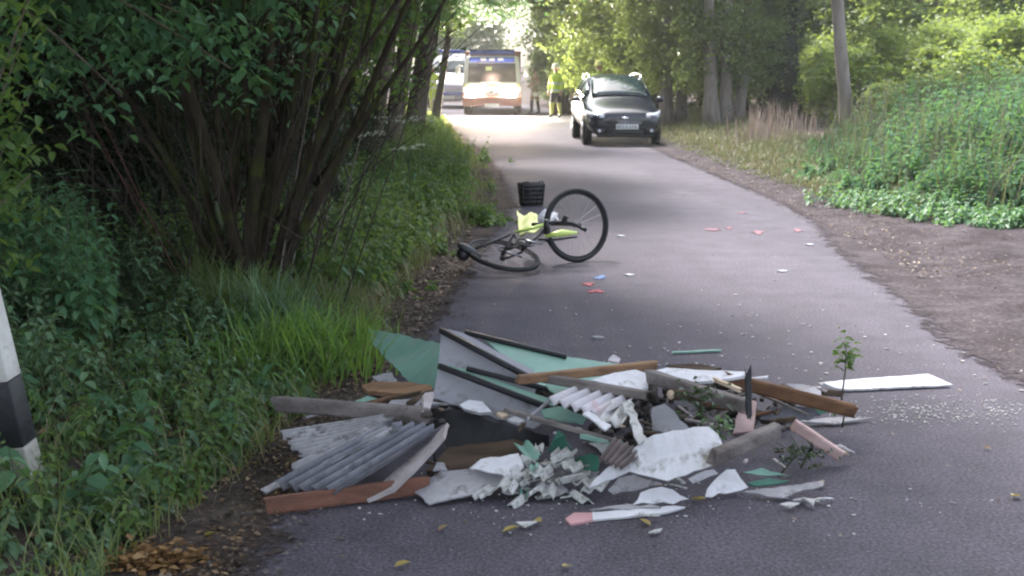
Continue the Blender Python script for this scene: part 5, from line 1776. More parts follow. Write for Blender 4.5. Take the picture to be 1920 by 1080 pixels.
# frame lies on its side: bottom bracket near the ground, head tube up by the front wheel
HT = P(1024, 428, .37) - bo
BB = Hr + (HT - Hr) * .42 + Vector((.02, -.10, -.03))
ST_ = P(915, 455, .26) - bo
fm = MB()
top_t = HT + Vector((-.02, 0, .03))
seat_j = Hr + (HT - Hr) * .30 + Vector((-.02, .22, .10))
mb = MB()
mb.tube([top_t + Vector((.02, -.02, .05)), top_t - Vector((-.02, -.01, .08))], [.024, .024], n=10)
mb.tube([top_t - Vector((0, 0, .05)), BB], [.018, .017], n=10)
mb.tube([seat_j, BB], [.019, .019], n=10)
o = mb.build('frame', M_bpl, bike, True)
mb = MB()
mb.tube([top_t, seat_j], [.018, .014], n=10)
mb.build('top_tube', M_neon, bike, True)
mb = MB()
for s in (-1, 1):
    mb.tube([BB + AXR * .03 * s, Hr + AXR * .055 * s], [.012, .009], n=8)
    mb.tube([seat_j + AXR * .02 * s, Hr + AXR * .055 * s], [.010, .008], n=8)
mb.build('rear_stays', M_bpl, bike, True)
mb = MB()
crown_p = Hf + Vector((-.10, .08, .02)) + (HT - Hf) * .55
mb.tube([HT + Vector((0, 0, -.03)), crown_p], [.018, .016], n=8)
for s in (-1, 1):
    mb.tube([crown_p + AX * .055 * s, Hf + AX * .055 * s], [.016, .011], n=8)
mb.build('fork', M_bpl, bike, True)
sd_ = P(880, 471, .20) - bo
mb = MB()
mb.tube([seat_j, seat_j + (sd_ - seat_j) * .9], [.014, .014], n=8)
mb.build('seat_post', M_bpl, bike, True)
mb = MB()
mb.sphere(sd_, (.135, .06, .045), 16, 10, Matrix.Rotation(R(35), 3, 'Y') @ Matrix.Rotation(R(18), 3, 'Z'))
mb.sphere(sd_ + Vector((-.06, 0, -.03)), (.065, .085, .05), 14, 8, Matrix.Rotation(R(50), 3, 'Y'))
mb.build('saddle', M_bpl, bike, True)
hb = P(1050, 420, .40) - bo
mb = MB()
hp = [hb + Vector((-.16, .02, .0)), hb + Vector((-.03, 0, .02)), hb + Vector((.12, -.02, .01)), hb + Vector((.19, -.04, -.03))]
mb.tube([HT + Vector((0, 0, .05)), hp[1]], [.016, .016], n=8)
mb.tube(hp, [.014, .016, .016, .014], n=8)
h_ = mb.build('handlebar', M_bpl, bike, True)
for e, d in ((hp[0], Vector((-.10, .02, -.01))), (hp[3], Vector((.05, -.02, -.02)))):
    mb = MB()
    mb.tube([e, e + d], [.018, .018], n=8)
    mb.build('grip', M_bpl, h_, True)
mb = MB()
mb.bar(hp[2] + Vector((-.09, 0, .012)), hp[2] + Vector((-.06, -.01, .07)), .055, .04)
mb.build('bell', M_bpl, h_, True, .006)
# yellow fork blade guard seen through the front wheel
mb = MB()
g0, g1 = P(1022, 443, .27) - bo, P(1082, 436, .29) - bo
mb.tube([g0, g0 + (g1 - g0) * .5 + Vector((0, 0, .012)), g1], [.016, .036, .012], n=8)
mb.build('mudguard', M_neon, bike, True)
mb = MB()
mb.tube([g0 + Vector((0, .03, -.045)), g1 + Vector((0, .03, -.045))], [.012, .010], n=6)
mb.build('mudguard_stay', M_bpl, bike, True)
mb = MB()
mb.torus(BB + AXR * .06, AXR, .085, .008, 28, 6)
mb.disc(BB + AXR * .06, AXR, .05, .006)
ch = mb.build('chainring', M_bpl, bike, True)
for s, d in ((1, Vector((.15, .04, -.04))), (-1, Vector((-.14, -.06, .05)))):
    mb = MB()
    b0 = BB + AXR * .08 * s
    mb.tube([b0, b0 + d], [.012, .010], n=6)
    cr = mb.build('crank', M_alloy, bike, True)
    mb = MB()
    mb.box(b0 + d + AXR * .05 * s, (.09, .06, .022))
    mb.build('pedal', M_bpl, cr, False, .004)
mb = MB()
mb.torus(Hr + AXR * .05, AXR, .05, .006, 20, 5)
mb.build('sprocket', M_bpl, bike, True)
mb = MB()
for s in (-1, 1):
    a_ = AXR.cross((BB - Hr).normalized())
    mb.tube([BB + AXR * .06 + a_ * .085 * s, Hr + AXR * .05 + a_ * .05 * s], [.004, .004], n=5)
mb.build('chain', M_bpl, bike)

# crumpled cloths lying over the frame
def crumple(name, label, cat, pts, m, th=.006, amp=.02, seed=0, n=10):
    """A cloth patch between four corners with folds."""
    A, B, C, D = PP(pts)
    r = random.Random(seed)
    ph = [r.random() * 6 for _ in range(6)]
    vs = []
    for i in range(n + 1):
        for j in range(n + 1):
            u, v = i / n, j / n
            p = A * (1 - u) * (1 - v) + B * u * (1 - v) + C * u * v + D * (1 - u) * v
            k = amp * (math.sin(u * 9 + ph[0] + 3 * v) + .6 * math.sin(v * 13 + ph[1] + 4 * u) + .4 * math.sin((u + v) * 19 + ph[2]))
            vs.append(p + Vector((k * .3, -k * .5, k)))
    c = sum(vs, Vector()) / len(vs)
    mb = MB()
    w = n + 1
    mb.add([p - c for p in vs], [(i * w + j, i * w + j + 1, (i + 1) * w + j + 1, (i + 1) * w + j) for i in range(n) for j in range(n)])
    o = mb.build(name, m, None, True)
    o.location = c
    md = o.modifiers.new('thickness', 'SOLIDIFY')
    md.thickness = th
    return tag(o, label, cat)


crumple('hi_vis_vest', 'pale yellow hi-vis cloth draped over the frame of the fallen bicycle', 'vest', [(968, 398, .42), (1008, 402, .44), (1012, 432, .34), (975, 440, .28)], M_vest, seed=3, amp=.018)
crumple('white_bag', 'crumpled white bag lying behind the bicycle front wheel', 'bag', [(1003, 400, .30), (1040, 398, .28), (1046, 418, .18), (1008, 415, .20)], M_wcl, seed=5, amp=.03)

# black basket on the lane
M_dark0 = mat('black_cloth', (0.012, 0.012, 0.014), rough=.9, scale=8, bump=.2)
p = P(996, 385, 0)
t = thing('black_basket', 'black plastic bicycle basket standing on the lane behind the bicycle', 'basket', p, .25)
w0, w1, d0, d1, h = .125, .148, .10, .12, .27
mb = MB()
mb.box((0, 0, .012), (w0 * 2, d0 * 2, .02))
mb.build('base', M_bpl, t)
mb = MB()
mb.add([(-.115, -.09, .02), (.115, -.09, .02), (.115, .09, .02), (-.115, .09, .02), (-.14, -.115, .26), (.14, -.115, .26), (.14, .115, .26), (-.14, .115, .26)], [(3, 2, 1, 0), (0, 1, 5, 4), (1, 2, 6, 5), (2, 3, 7, 6), (3, 0, 4, 7), (4, 5, 6, 7)])
mb.build('liner', M_dark0, t)


def bpt(s, q, z):
    f = z / h
    w, d = w0 + (w1 - w0) * f, d0 + (d1 - d0) * f
    return {0: Vector((-w + 2 * w * q, -d, z)), 1: Vector((w, -d + 2 * d * q, z)), 2: Vector((w - 2 * w * q, d, z)), 3: Vector((-w, d - 2 * d * q, z))}[s]


for s in range(4):
    for k in range(5):
        mb = MB()
        z = .03 + k * .056
        mb.bar(bpt(s, 0, z + .02), bpt(s, 1, z + .02), .008, .046)
        mb.build('slat', M_bpl, t)
    mb = MB()
    for k in range(4):
        mb.bar(bpt(s, k / 3.0, .01), bpt(s, k / 3.0, h), .016, .012, up=(0, 1, 0) if s % 2 else (1, 0, 0))
    mb.build('upright', M_bpl, t)
mb = MB()
for s in range(4):
    mb.bar(bpt(s, -.03, h), bpt(s, 1.03, h), .022, .022)
mb.build('rim', M_bpl, t, False, .004)
mb = MB()
mb.tube([(-.11, -.06, h), (-.115, -.08, h + .05), (-.06, -.10, h + .055), (-.05, -.1, h)], .008, n=6)
mb.build('hook', M_bpl, t, True)
mb = MB()
mb.tube([(.08, -.09, h), (.085, -.11, h + .05), (.13, -.10, h + .06), (.14, -.1, h)], .008, n=6)
mb.build('hook', M_bpl, t, True)

# ------------------------------------------------------------------ parked dark car
M_paint = mat('dark_car_paint', (0.006, 0.008, 0.018), (0.005, 0.006, 0.014), rough=0.25, scale=3, bump=0, coat=.4, spec=.4, dirt=(0.03, 0.029, 0.028), dirt_scale=2, dirt_at=.66)
M_wind = glassmat('windscreen_glass', (0.018, 0.030, 0.032))
M_lampg = glassmat('lamp_glass', (0.62, 0.64, 0.70), .12)
M_chrome = mat('chrome', (0.72, 0.72, 0.75), rough=.2, metal=1.0, scale=8, bump=0)
M_plate = mat('number_plate', (0.72, 0.72, 0.70), rough=.5, scale=8, bump=0)
M_ink = mat('plate_ink', (0.03, 0.03, 0.035), rough=.6, scale=8, bump=0)
M_dark = mat('dark_trim', (0.012, 0.012, 0.013), rough=.6, scale=8, bump=0)

pc = P(1172, 275, 0)
car = thing('parked_car', 'black people carrier parked facing the heap on the right of the lane', 'car', (pc.x, pc.y, 0.004), R(2.2))
car.scale = (.95, .95, .97)
ST = [  # y, bottom z, (half width, z) sill, widest, shoulder, upper, top z
    (0.00, .26, (.58, .27), (.70, .46), (.62, .64), (.46, .70), .715),
    (0.07, .22, (.74, .23), (.82, .48), (.76, .70), (.54, .78), .795),
    (0.30, .20, (.84, .22), (.91, .53), (.85, .80), (.62, .885), .91),
    (0.75, .20, (.87, .22), (.935, .57), (.885, .885), (.67, .965), .99),
    (1.12, .20, (.88, .22), (.94, .60), (.90, .95), (.71, 1.04), 1.075),
    (1.28, .20, (.88, .22), (.94, .61), (.905, .975), (.74, 1.11), 1.15),
    (1.75, .20, (.88, .22), (.94, .62), (.91, 1.0), (.70, 1.36), 1.42),
    (2.20, .20, (.88, .22), (.94, .63), (.91, 1.01), (.665, 1.54), 1.60),
    (2.70, .20, (.88, .22), (.94, .63), (.91, 1.02), (.66, 1.60), 1.655),
    (3.60, .20, (.88, .22), (.94, .64), (.91, 1.03), (.655, 1.595), 1.65),
    (4.30, .22, (.87, .24), (.93, .65), (.895, 1.03), (.63, 1.53), 1.58),
    (4.62, .25, (.84, .27), (.90, .66), (.86, 1.02), (.60, 1.30), 1.34),
    (4.76, .30, (.78, .32), (.84, .66), (.78, .95), (.52, 1.05), 1.07)]


def loft(ST, name, m, parent, sub=1):
    mb = MB()
    rows = []
    for (y, zb, a, b, c, d, zt) in ST:
        half = [(0, zb), a, b, c, d, (d[0] * .55, zt - (zt - d[1]) * .25), (0, zt)]
        ring = [(x, y, z) for x, z in half] + [(-x, y, z) for x, z in reversed(half[1:-1])]
        rows.append(ring)
    n = len(rows[0])
    vs = [v for r_ in rows for v in r_]
    fs = []
    for i in range(len(rows) - 1):
        for k in range(n):
            fs.append((i * n + k, (i + 1) * n + k, (i + 1) * n + (k + 1) % n, i * n + (k + 1) % n))
    fs.append(tuple(range(n)))
    fs.append(tuple(reversed(range((len(rows) - 1) * n, len(rows) * n))))
    mb.add(vs, fs)
    o = mb.build(name, m, parent, True)
    if sub:
        md = o.modifiers.new('smooth', 'SUBSURF')
        md.levels = md.render_levels = sub
    return o


loft(ST, 'body', M_paint, car, 2)


def at_y(y):
    for a, b in zip(ST, ST[1:]):
        if a[0] <= y <= b[0]:
            t_ = (y - a[0]) / (b[0] - a[0])
            L2 = lambda u, v: (u[0] + (v[0] - u[0]) * t_, u[1] + (v[1] - u[1]) * t_)
            return [L2(a[k], b[k]) for k in range(2, 6)] + [a[6] + (b[6] - a[6]) * t_]


def patch(name, m, parent, rows, th=.012, off=.012):
    """A shell patch laid just proud of the bodywork; rows of points."""
    mb = MB()
    n = len(rows[0])
    vs = [Vector(p) for r_ in rows for p in r_]
    fs = [(i * n + k, i * n + k + 1, (i + 1) * n + k + 1, (i + 1) * n + k) for i in range(len(rows) - 1) for k in range(n - 1)]
    mb.add(vs, fs)
    o = mb.build(name, m, parent, True)
    md = o.modifiers.new('thickness', 'SOLIDIFY')
    md.thickness = th
    md.offset = 0
    return o


# windscreen
rows = []
for y in (1.27, 1.45, 1.65, 1.85, 2.05, 2.18):
    s = at_y(y)
    d, zt = s[3], s[4]
    row = []
    for q in (-1, -.8, -.55, -.28, 0, .28, .55, .8, 1):
        x = d[0] * .93 * q
        z = d[1] + (zt - d[1]) * (1 - abs(q) ** 2.4) + .004
        row.append((x, y - .020, z + .012))
    rows.append(row)
patch('windscreen', M_wind, car, rows)
# side windows
for s in (-1, 1):
    for y0, y1 in ((1.55, 2.42), (2.50, 3.32), (3.40, 4.18)):
        rows = []
        for q in (.12, .5, .92):
            row = []
            for t_ in (0, .33, .66, 1):
                y = y0 + (y1 - y0) * t_
                a = at_y(y)
                x = a[2][0] + (a[3][0] - a[2][0]) * q
                z = a[2][1] + (a[3][1] - a[2][1]) * q
                row.append((s * (x + .006), y, z))
            rows.append(row)
        patch('side_window', M_wind, car, rows)
    # door seams / handle
    mb = MB()
    mb.bar((s * .945, 2.15, .86), (s * .945, 2.33, .87), .02, .03)
    mb.build('door_handle', M_chrome, car, True, .004)
    # mirrors
    mb = MB()
    mb.sphere((s * 1.045, 1.50, 1.045), (.10, .07, .075), 14, 10)
    mb.bar((s * .90, 1.52, .99), (s * 1.0, 1.50, 1.02), .05, .04)
    mi = mb.build('mirror', M_paint, car, True)
    # head lamps
    rows = [[(s * .50, .045, .655), (s * .66, .10, .66), (s * .80, .22, .665), (s * .885, .45, .70)],
            [(s * .50, .085, .74), (s * .66, .15, .765), (s * .80, .27, .79), (s * .885, .55, .825)]]
    hl = patch('headlight', M_lampg, car, [[(x, y - .035, z) for x, y, z in r_] for r_ in rows], .03)
    mb = MB()
    mb.sphere((s * .63, .07, .71), (.05, .03, .045), 12, 8)
    mb.build('bulb_lens', M_chrome, hl, True)
    # fog lamp and lower intake
    mb = MB()
    mb.box((s * .60, -.005, .36), (.22, .05, .10))
    fl = mb.build('bumper_vent', M_dark, car, False, .01)
    mb = MB()
    mb.disc((s * .62, -.035, .365), (0, 1, 0), .038, .02, 16)
    mb.build('fog_light', M_lampg, fl, True)
    # roof rail
    mb = MB()
    pts = []
    for y in (2.15, 2.3, 2.8, 3.4, 4.0, 4.2):
        a = at_y(y)
        pts.append((s * (a[3][0] - .01), y, a[3][1] + (.055 if 2.2 < y < 4.1 else .0)))
    mb.tube(pts, .016, n=8)
    mb.build('roof_rail', M_chrome, car, True)
# wheels
for s in (-1, 1):
    for y in (.90, 3.72):
        mb = MB()
        c = Vector((s * .835, y, .325))
        mb.tube([c + Vector((-.105 * s, 0, 0)), c + Vector((-.09 * s, 0, 0)), c + Vector((.09 * s, 0, 0)), c + Vector((.108 * s, 0, 0))], [.29, .325, .325, .29], n=32)
        w = mb.build('wheel', M_tyre, car, True)
        mb = MB()
        mb.disc(c + Vector((.106 * s, 0, 0)), (1, 0, 0), .215, .02, 24)
        for k in range(5):
            a = k * 1.2566
            mb.bar(c + Vector((.119 * s, 0, 0)), c + Vector((.119 * s, math.cos(a) * .2, math.sin(a) * .2)), .05, .012, up=(1, 0, 0))
        mb.build('hubcap', M_alloy, w)
        mb = MB()
        mb.torus((s * .90, y, .335), (1, 0, 0), .365, .03, 32, 6)
        mb.build('wheel_arch', M_dark, car, True)
# front end
mb = MB()
mb.add([(-.42, -.022, .60), (.42, -.022, .60), (.36, -.012, .50), (-.36, -.012, .50), (-.42, .03, .60), (.42, .03, .60), (.36, .03, .50), (-.36, .03, .50)],
       [(0, 3, 2, 1), (0, 1, 5, 4), (3, 7, 6, 2), (0, 4, 7, 3), (1, 2, 6, 5), (4, 5, 6, 7)])
g = mb.build('grille', M_dark, car)
for k in range(3):
    mb = MB()
    mb.bar((-.40 + .01 * k, -.028, .585 - .03 * k), (.40 - .01 * k, -.028, .585 - .03 * k), .012, .008)
    mb.build('grille_bar', M_chrome, g)
mb = MB()
mb.sphere((0, -.02, .655), (.075, .018, .032), 16, 8)
mb.build('badge', M_chrome, car, True)
mb = MB()
mb.box((0, -.012, .335), (.86, .05, .12))
mb.build('lower_grille', M_dark, car, False, .01)
mb = MB()
mb.box((0, .0, .245), (1.36, .06, .05))
mb.build('bumper_lip', M_dark, car, False, .01)
mb = MB()
mb.box((.04, -.045, .455), (.53, .016, .115))
pl = mb.build('number_plate', M_plate, car, False, .004)
mb = MB()
for k, (w, hh) in enumerate([(.05, .072), (.045, .07), (.05, .072), (.04, .07), (.05, .072), (.05, .07), (.045, .07)]):
    x = -.175 + k * .062 + (.03 if k > 3 else 0)
    mb.box((x + .0, -.055, .455), (w * .28, .003, hh))
    if k % 2:
        mb.box((x + .012, -.055, .455 + .026), (w * .6, .003, .014))
    else:
        mb.box((x + .012, -.055, .455 - .012), (w * .6, .003, .014))
    if k % 3 == 0:
        mb.box((x + .022, -.055, .455), (.012, .003, hh * .9))
o = mb.build('plate_characters', M_ink, pl)
o['kind'] = 'stuff'
for x0, x1, y0 in ((-.55, -.05, 1.30), (.05, .55, 1.30)):
    mb = MB()
    mb.tube([(x0, y0 - .03, 1.155), (x1, y0 - .02, 1.19)], [.010, .006], n=5)
    mb.build('wiper', M_dark, car)
for x in (-.32, .32):
    mb = MB()
    mb.tube([(x, 2.0, 1.26), (x, 2.0, 1.50)], [.10, .09], n=10)
    mb.build('head_rest', M_dark, car, True)

# ------------------------------------------------------------------ fire engine with its headlights on
M_red_p = mat('red_engine_paint', (0.27, 0.10, 0.07), (0.20, 0.075, 0.055), rough=.4, scale=4, bump=0, coat=.6)
M_yel_p = mat('yellow_band', (0.68, 0.66, 0.36), (0.56, 0.54, 0.28), rough=.45, scale=4, bump=0)
M_wp = mat('white_engine_paint', (0.70, 0.68, 0.66), (0.60, 0.58, 0.56), rough=.4, scale=4, bump=0, coat=.5)
M_blue = mat('blue_lens', (0.05, 0.09, 0.42), (0.04, 0.06, 0.30), rough=.2, scale=4, bump=0, coat=.8)
M_lampon = emit('lit_headlight', (1.0, 0.90, 0.74), 900.0)
M_lampon2 = emit('lit_glare_lamp', (1.0, 0.92, 0.80), 160.0)
YE = P(930, 216, 0).y
eng = thing('fire_engine', 'fire engine facing up the lane with blazing headlights under a blue light bar', 'fire engine', (-.72, YE, .004))


def bx(name, parent, c, s, m, bev=.02):
    mb = MB()
    mb.box((0, 0, 0), s)
    o = mb.build(name, m, parent, False, bev)
    o.location = c
    return o


cabp = [(-1.04, .32), (-1.06, .95), (-1.04, 1.15), (-.98, 1.9), (-.92, 2.1), (.92, 2.1), (.98, 1.9), (1.04, 1.15), (1.06, .95), (1.04, .32)]
mb = MB()
k = len(cabp)
ys_ = [(0.0, 1.0, 0), (0.02, 1.0, 0), (2.0, 1.0, 0)]
front = [(x, 0.0 if z < 1.2 else .06 + .18 * (z - 1.15), z) for x, z in cabp]
back = [(x, 2.2, z) for x, z in cabp]
mb.add(front + back, [tuple(range(k)), tuple(reversed(range(k, 2 * k)))] + [(i, i + k, (i + 1) % k + k, (i + 1) % k) for i in range(k)])
mb.build('cab', M_wp, eng, False, .03)
bx('crew_body', eng, (0, 4.9, 1.35), (2.1, 5.3, 1.9), M_red_p)
bx('bumper', eng, (0, -.10, .50), (2.12, .22, .34), M_red_p, .04)
bx('lower_front', eng, (0, -.02, .75), (2.06, .06, .14), M_red_p)
bx('yellow_band', eng, (0, -.025, 1.0), (2.02, .05, .24), M_yel_p)
gr = bx('grille', eng, (0, -.035, .72), (.62, .05, .24), M_dark)
for q in range(4):
    bx('grille_bar', gr, (0, -.03, -.09 + q * .06), (.58, .01, .016), M_chrome, .002)
mb = MB()
mb.sphere((0, 0, 0), (.12, .02, .09), 16, 8)
o = mb.build('badge', M_chrome, eng, True)
o.location = (0, -.07, .80)
bx('number_plate', eng, (0, -.22, .36), (.52, .02, .115), M_plate, .003)
mb = MB()
ws = [(-.88, 1.18), (-.84, 1.84), (.84, 1.84), (.88, 1.18)]
fr = [(x, .06 + .18 * (z - 1.15) - .022, z) for x, z in ws]
bk = [(x, y + .016, z) for x, y, z in fr]
mb.add(fr + bk, [(0, 1, 2, 3), (7, 6, 5, 4), (0, 4, 5, 1), (1, 5, 6, 2), (2, 6, 7, 3), (3, 7, 4, 0)])
mb.build('windscreen', glassmat('engine_glass', (0.10, 0.075, 0.07)), eng)
bx('dash_card', eng, (-.12, .10, 1.66), (.22, .02, .14), M_vest, .005)
bx('sign_board', eng, (0, .12, 1.98), (1.62, .10, .17), M_blue)
for q in range(5):
    bx('sign_panel', eng, (-.62 + q * .31, .06, 1.985), (.20, .012, .09), M_wp if q in (1, 2, 3) else M_blue, .003)
bx('light_bar', eng, (0, .35, 2.22), (1.62, .30, .16), M_blue, .04)
bx('light_bar_top', eng, (0, .35, 2.32), (1.66, .32, .04), M_dark, .01)
for s in (-1, 1):
    hl = bx('headlight', eng, (s * .72, -.03, .83), (.46, .06, .40), M_chrome, .02)
    mb = MB()
    mb.disc((0, -.04, 0), (0, 1, 0), .19, .02, 20)
    mb.build('lit_lens', M_lampon, hl)
    mb = MB()
    mb.disc((-s * .28, -.02, .04), (0, 1, 0), .085, .02, 14)
    mb.build('glare_lamp', M_lampon2, hl)  # added lamp that spreads the headlight glare across the front
    mb = MB()
    mb.tube([(s * 1.05, .1, 1.75), (s * 1.2, 0, 1.78), (s * 1.22, -.02, 1.7)], .018, n=6)
    mb.box((s * 1.23, -.02, 1.55), (.16, .09, .36))
    mb.build('mirror', M_wp, eng, False, .015)
    for y in (1.3, 6.0):
        c = Vector((s * .92, y, .42))
        mb = MB()
        mb.tube([c - Vector((.14, 0, 0)), c - Vector((.12, 0, 0)), c + Vector((.12, 0, 0)), c + Vector((.14, 0, 0))], [.37, .42, .42, .37], n=28)
        w = mb.build('wheel', M_tyre, eng, True)
        mb = MB()
        mb.disc(c + Vector((.14 * s, 0, 0)), (1, 0, 0), .24, .02, 20)
        mb.build('hub', M_alloy, w)
    # the lamp's own beam
    ld = bpy.data.lights.new('headlamp_beam', 'SPOT')
    ld.energy = 700
    ld.color = (1.0, 0.52, 0.30)
    ld.spot_size = R(24)
    ld.spot_blend = 1.0
    ld.shadow_soft_size = .11
    lo = bpy.data.objects.new('headlamp_beam', ld)
    COL.objects.link(lo)
    lo.parent = eng
    lo.location = (s * .70, -.12, .83)
    lo.rotation_euler = Vector((0.03 * s, 1, .165)).to_track_quat('Z', 'Y').to_euler()

# ------------------------------------------------------------------ white van behind the engine
van = thing('white_van', 'white and blue van half hidden behind the left side of the fire engine', 'van', (-2.62, YE + 6.5, .004), R(-4))
VS = [(0.00, .32, (.62, .34), (.78, .55), (.74, .80), (.60, .92), .95),
      (0.15, .28, (.84, .30), (.92, .60), (.88, .95), (.70, 1.06), 1.10),
      (0.80, .28, (.92, .30), (.97, .65), (.94, 1.15), (.80, 1.30), 1.34),
      (1.55, .28, (.92, .30), (.98, .70), (.95, 1.40), (.80, 2.02), 2.10),
      (2.00, .28, (.92, .30), (.98, .75), (.96, 1.50), (.84, 2.16), 2.24),
      (5.00, .28, (.92, .30), (.98, .75), (.96, 1.50), (.84, 2.18), 2.25),
      (5.20, .34, (.88, .36), (.94, .75), (.92, 1.45), (.78, 2.08), 2.14)]
loft(VS, 'body', mat('van_paint', (0.42, 0.42, 0.50), (0.34, 0.34, 0.41), rough=.4, scale=4, bump=0), van, 1)
_S, ST = ST, VS
rows = []
for y in (.86, 1.1, 1.35, 1.52):
    s = at_y(y)
    rows.append([(s[3][0] * .92 * q, y - .03, s[3][1] + (s[4] - s[3][1]) * (1 - abs(q) ** 2.4) + .02) for q in (-1, -.6, -.2, .2, .6, 1)])
patch('windscreen', M_wind, van, rows)
for s in (-1, 1):
    rows = [[(s * .79, .06, .80), (s * .89, .22, .82)], [(s * .73, .10, .95), (s * .88, .30, .98)]]
    patch('headlight', M_lampg, van, rows, .03)
    bx('side_band', van, (s * .985, 3.2, .95), (.014, 3.2, .22), M_blue, .003)
    for y in (.95, 4.2):
        c = Vector((s * .86, y, .33))
        mb = MB()
        mb.tube([c - Vector((.1, 0, 0)), c - Vector((.085, 0, 0)), c + Vector((.085, 0, 0)), c + Vector((.1, 0, 0))], [.29, .33, .33, .29], n=24)
        mb.build('wheel', M_tyre, van, True)
bx('bonnet_band', van, (0, .10, .62), (1.5, .20, .12), M_blue, .02)
bx('light_bar', van, (0, 2.0, 2.34), (1.2, .26, .13), M_blue, .03)
bx('number_plate', van, (0, -.02, .45), (.52, .02, .11), M_plate, .003)
ST = _S

# ------------------------------------------------------------------ people
M_hv = mat('hi_vis_yellow', (0.52, 0.70, 0.07), (0.42, 0.58, 0.05), rough=.8, scale=9, bump=.2)
M_hvl = mat('pale_yellow_trousers', (0.62, 0.62, 0.22), (0.50, 0.50, 0.16), rough=.8, scale=9, bump=.2)
M_refl = mat('reflective_band', (0.70, 0.70, 0.68), rough=.4, scale=9, bump=0)
M_navy = mat('dark_trousers', (0.03, 0.03, 0.04), rough=.85, scale=9, bump=.2)
M_skin = mat('skin', (0.50, 0.30, 0.22), (0.44, 0.26, 0.19), rough=.6, scale=9, bump=0)
M_brt = mat('tan_tunic', (0.42, 0.26, 0.16), (0.32, 0.19, 0.12), rough=.85, scale=9, bump=.2)
M_hel = mat('pale_helmet', (0.74, 0.74, 0.66), rough=.35, scale=9, bump=0, coat=.4)
M_hair = mat('dark_hair', (0.05, 0.035, 0.025), rough=.8, scale=30, bump=.3)


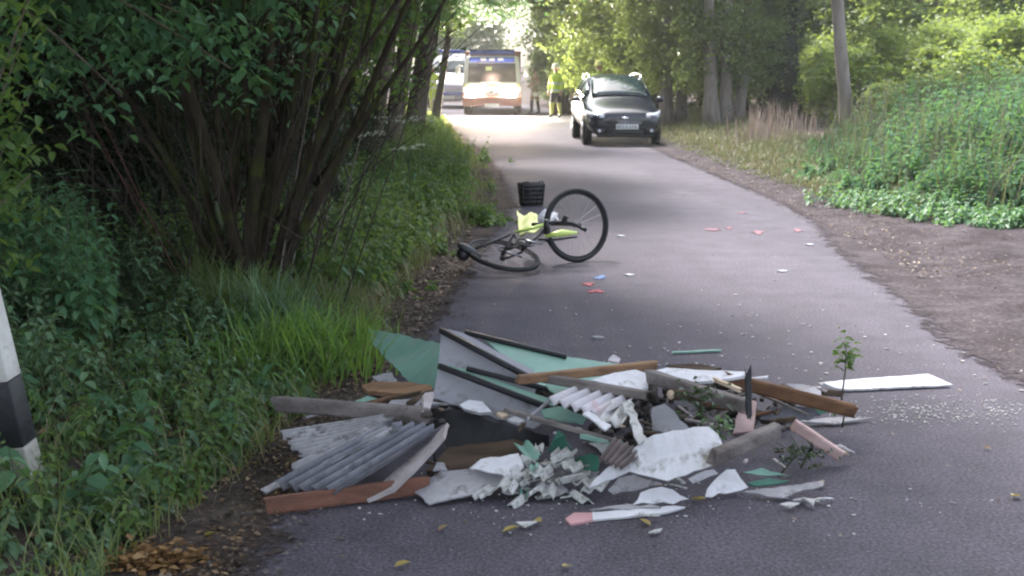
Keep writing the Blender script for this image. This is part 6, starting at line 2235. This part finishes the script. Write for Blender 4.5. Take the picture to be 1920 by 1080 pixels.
def person(label, loc, rz, jacket, upper, lower, helmet, arms, group=None, scale=1.0, stride=.06, hair=False, band=True):
    t = thing('person', label, 'person', loc, rz, group)
    t.scale = (scale,) * 3
    V, E, RD = [], [], []

    def v(p, r, prev=None):
        V.append(p)
        RD.append(r)
        if prev is not None:
            E.append((prev, len(V) - 1))
        return len(V) - 1

    pel = v((0, 0, .95), .135)
    wa = v((0, 0, 1.10), .125, pel)
    ch_ = v((0, .01, 1.30), .150, wa)
    nk0 = v((0, .01, 1.46), .075, ch_)
    nk = v((0, 0, 1.54), .058, nk0)
    hd = v((0, -.015, 1.63), .088, nk)
    hd2 = v((0, -.01, 1.715), .082, hd)
    hands = []
    for s in (-1, 1):
        hip = v((s * .10, 0, .88), .105, pel)
        kn = v((s * .115, -.02 + stride * s, .50), .075, hip)
        an = v((s * .12, .02 + stride * 1.6 * s, .09), .055, kn)
        v((s * .135, -.13 + stride * 1.6 * s, .045), .045, an)
        sh = v((s * .185, .01, 1.40), .078, ch_)
        el, ha = arms[0 if s < 0 else 1]
        e = v(el, .055, sh)
        w = v(ha, .040, e)
        d = (Vector(ha) - Vector(el)).normalized()
        pm = Vector(ha) + d * .07
        q = v(tuple(pm), .036, w)
        side = d.cross(Vector((s, 0, 0.2))).normalized()
        for k_ in range(4):
            o_ = pm + side * (.024 * (k_ - 1.5))
            f1_ = v(tuple(o_ + d * (.045 + .006 * (k_ in (1, 2)))), .011, q)
            v(tuple(o_ + d * (.075 + .010 * (k_ in (1, 2))) + Vector((-s * .018, 0, 0))), .009, f1_)
        th1 = v(tuple(Vector(ha) + d * .03 - side * .035), .013, w)
        v(tuple(Vector(ha) + d * .065 - side * .05), .010, th1)
        hands.append(pm)
    me = bpy.data.meshes.new('skeleton')
    me.from_pydata([tuple(p) for p in V], E, [])
    tmp = bpy.data.objects.new('skeleton', me)
    COL.objects.link(tmp)
    sk = tmp.modifiers.new('skin', 'SKIN')
    sub = tmp.modifiers.new('sub', 'SUBSURF')
    sub.levels = sub.render_levels = 2
    for i, r in enumerate(RD):
        me.skin_vertices[0].data[i].radius = (r, r * (.82 if i in (1, 2) else 1))
    me.skin_vertices[0].data[0].use_root = True
    bpy.context.view_layer.update()
    dg = bpy.context.evaluated_depsgraph_get()
    body = bpy.data.meshes.new_from_object(tmp.evaluated_get(dg))
    bpy.data.objects.remove(tmp)
    body.materials.clear()
    for m in (jacket, upper, lower, M_skin, M_refl, M_bpl):
        body.materials.append(m)
    for p_ in body.polygons:
        c = p_.center
        i = 0
        if min((c - h_).length for h_ in hands) < .10:
            i = 3
        elif c.z > 1.545:
            i = 3
        elif abs(c.x) < .19 and c.z < .12:
            i = 5
        elif abs(c.x) < .24 and c.z < .52:
            i = 2
        elif abs(c.x) < .24 and c.z < .86:
            i = 1
        elif band and (.90 < c.z < .96 or 1.14 < c.z < 1.20):
            i = 4
        p_.material_index = i
        p_.use_smooth = True
    link('body', body, t)
    mb = MB()
    mb.sphere((0, -.105, 1.635), (.016, .022, .024), 8, 6)
    for s in (-1, 1):
        mb.sphere((s * .09, 0, 1.64), (.014, .025, .034), 8, 6)
    mb.build('nose_and_ears', M_skin, t, True)['kind'] = 'stuff'
    for s in (-1, 1):
        mb = MB()
        mb.sphere((s * .033, -.088, 1.665), (.013, .008, .009), 8, 6)
        mb.build('eye', M_hair, t, True)
    mb = MB()
    mb.sphere((0, -.093, 1.592), (.026, .008, .007), 8, 6)
    mb.build('mouth', M_brt, t, True)
    if helmet:
        mb = MB()
        vs, fs = [], []
        prof = [(.155, 1.695), (.15, 1.71), (.122, 1.72), (.12, 1.78), (.095, 1.83), (.05, 1.855), (0.004, 1.86)]
        n = 18
        for (r, z) in prof:
            for k_ in range(n):
                a = 2 * math.pi * k_ / n
                vs.append((math.cos(a) * r, math.sin(a) * r * 1.15 + (.0), z - (.015 * math.sin(a) if r > .14 else 0)))
        for i in range(len(prof) - 1):
            for k_ in range(n):
                fs.append((i * n + k_, i * n + (k_ + 1) % n, (i + 1) * n + (k_ + 1) % n, (i + 1) * n + k_))
        mb.add(vs, fs)
        o = mb.build('helmet', helmet, t, True)
        md = o.modifiers.new('thickness', 'SOLIDIFY')
        md.thickness = .008
    if hair:
        mb = MB()
        mb.sphere((0, .012, 1.70), (.098, .105, .10), 14, 10)
        mb.build('hair', M_hair, t, True)
    return t


hang = (((-.27, .02, 1.14), (-.25, -.08, .90)), ((.27, .02, 1.14), (.25, -.06, .90)))
hold = (((-.26, .03, 1.15), (-.10, -.22, 1.08)), ((.26, .03, 1.15), (.12, -.22, 1.06)))
pp = P(1042, 221, 0)
person('firefighter in yellow hi-vis jacket and white helmet standing on the lane beside the black car', (pp.x, pp.y, 0), R(-35), M_hv, M_navy, M_hvl, M_hel, hang, 'emergency workers on the lane')
pp = P(1003, 214, 0)
f2 = person('person in a tan tunic standing in the headlight glare right of the fire engine', (pp.x, pp.y, 0), R(-60), M_brt, M_brt, M_navy, None, hold, 'emergency workers on the lane', .96, hair=True, band=False)
mb = MB()
mb.box((0, 0, 0), (.26, .16, .17))
o = mb.build('white_box', M_wp, None, False, .02)
o.location = (pp.x + .02, pp.y - .30, .73)
tag(o, 'small white box held low in front of the person beside the fire engine', 'box')
hv = Vector((-3.05, YE + 3.5, 0))
person('person in yellow hi-vis clothing at the left verge beside the white van', (hv.x, hv.y, 0), R(20), M_hv, M_hv, M_hvl, M_hel, hang, 'emergency workers on the lane', .98)
person('person in a pale yellow helmet standing behind the black car roof', ((1121 - 960) / 2400 * 39.5, 39.5, 0), R(10), M_hv, M_navy, M_hvl, M_hvl, hang, 'emergency workers on the lane', 1.05)
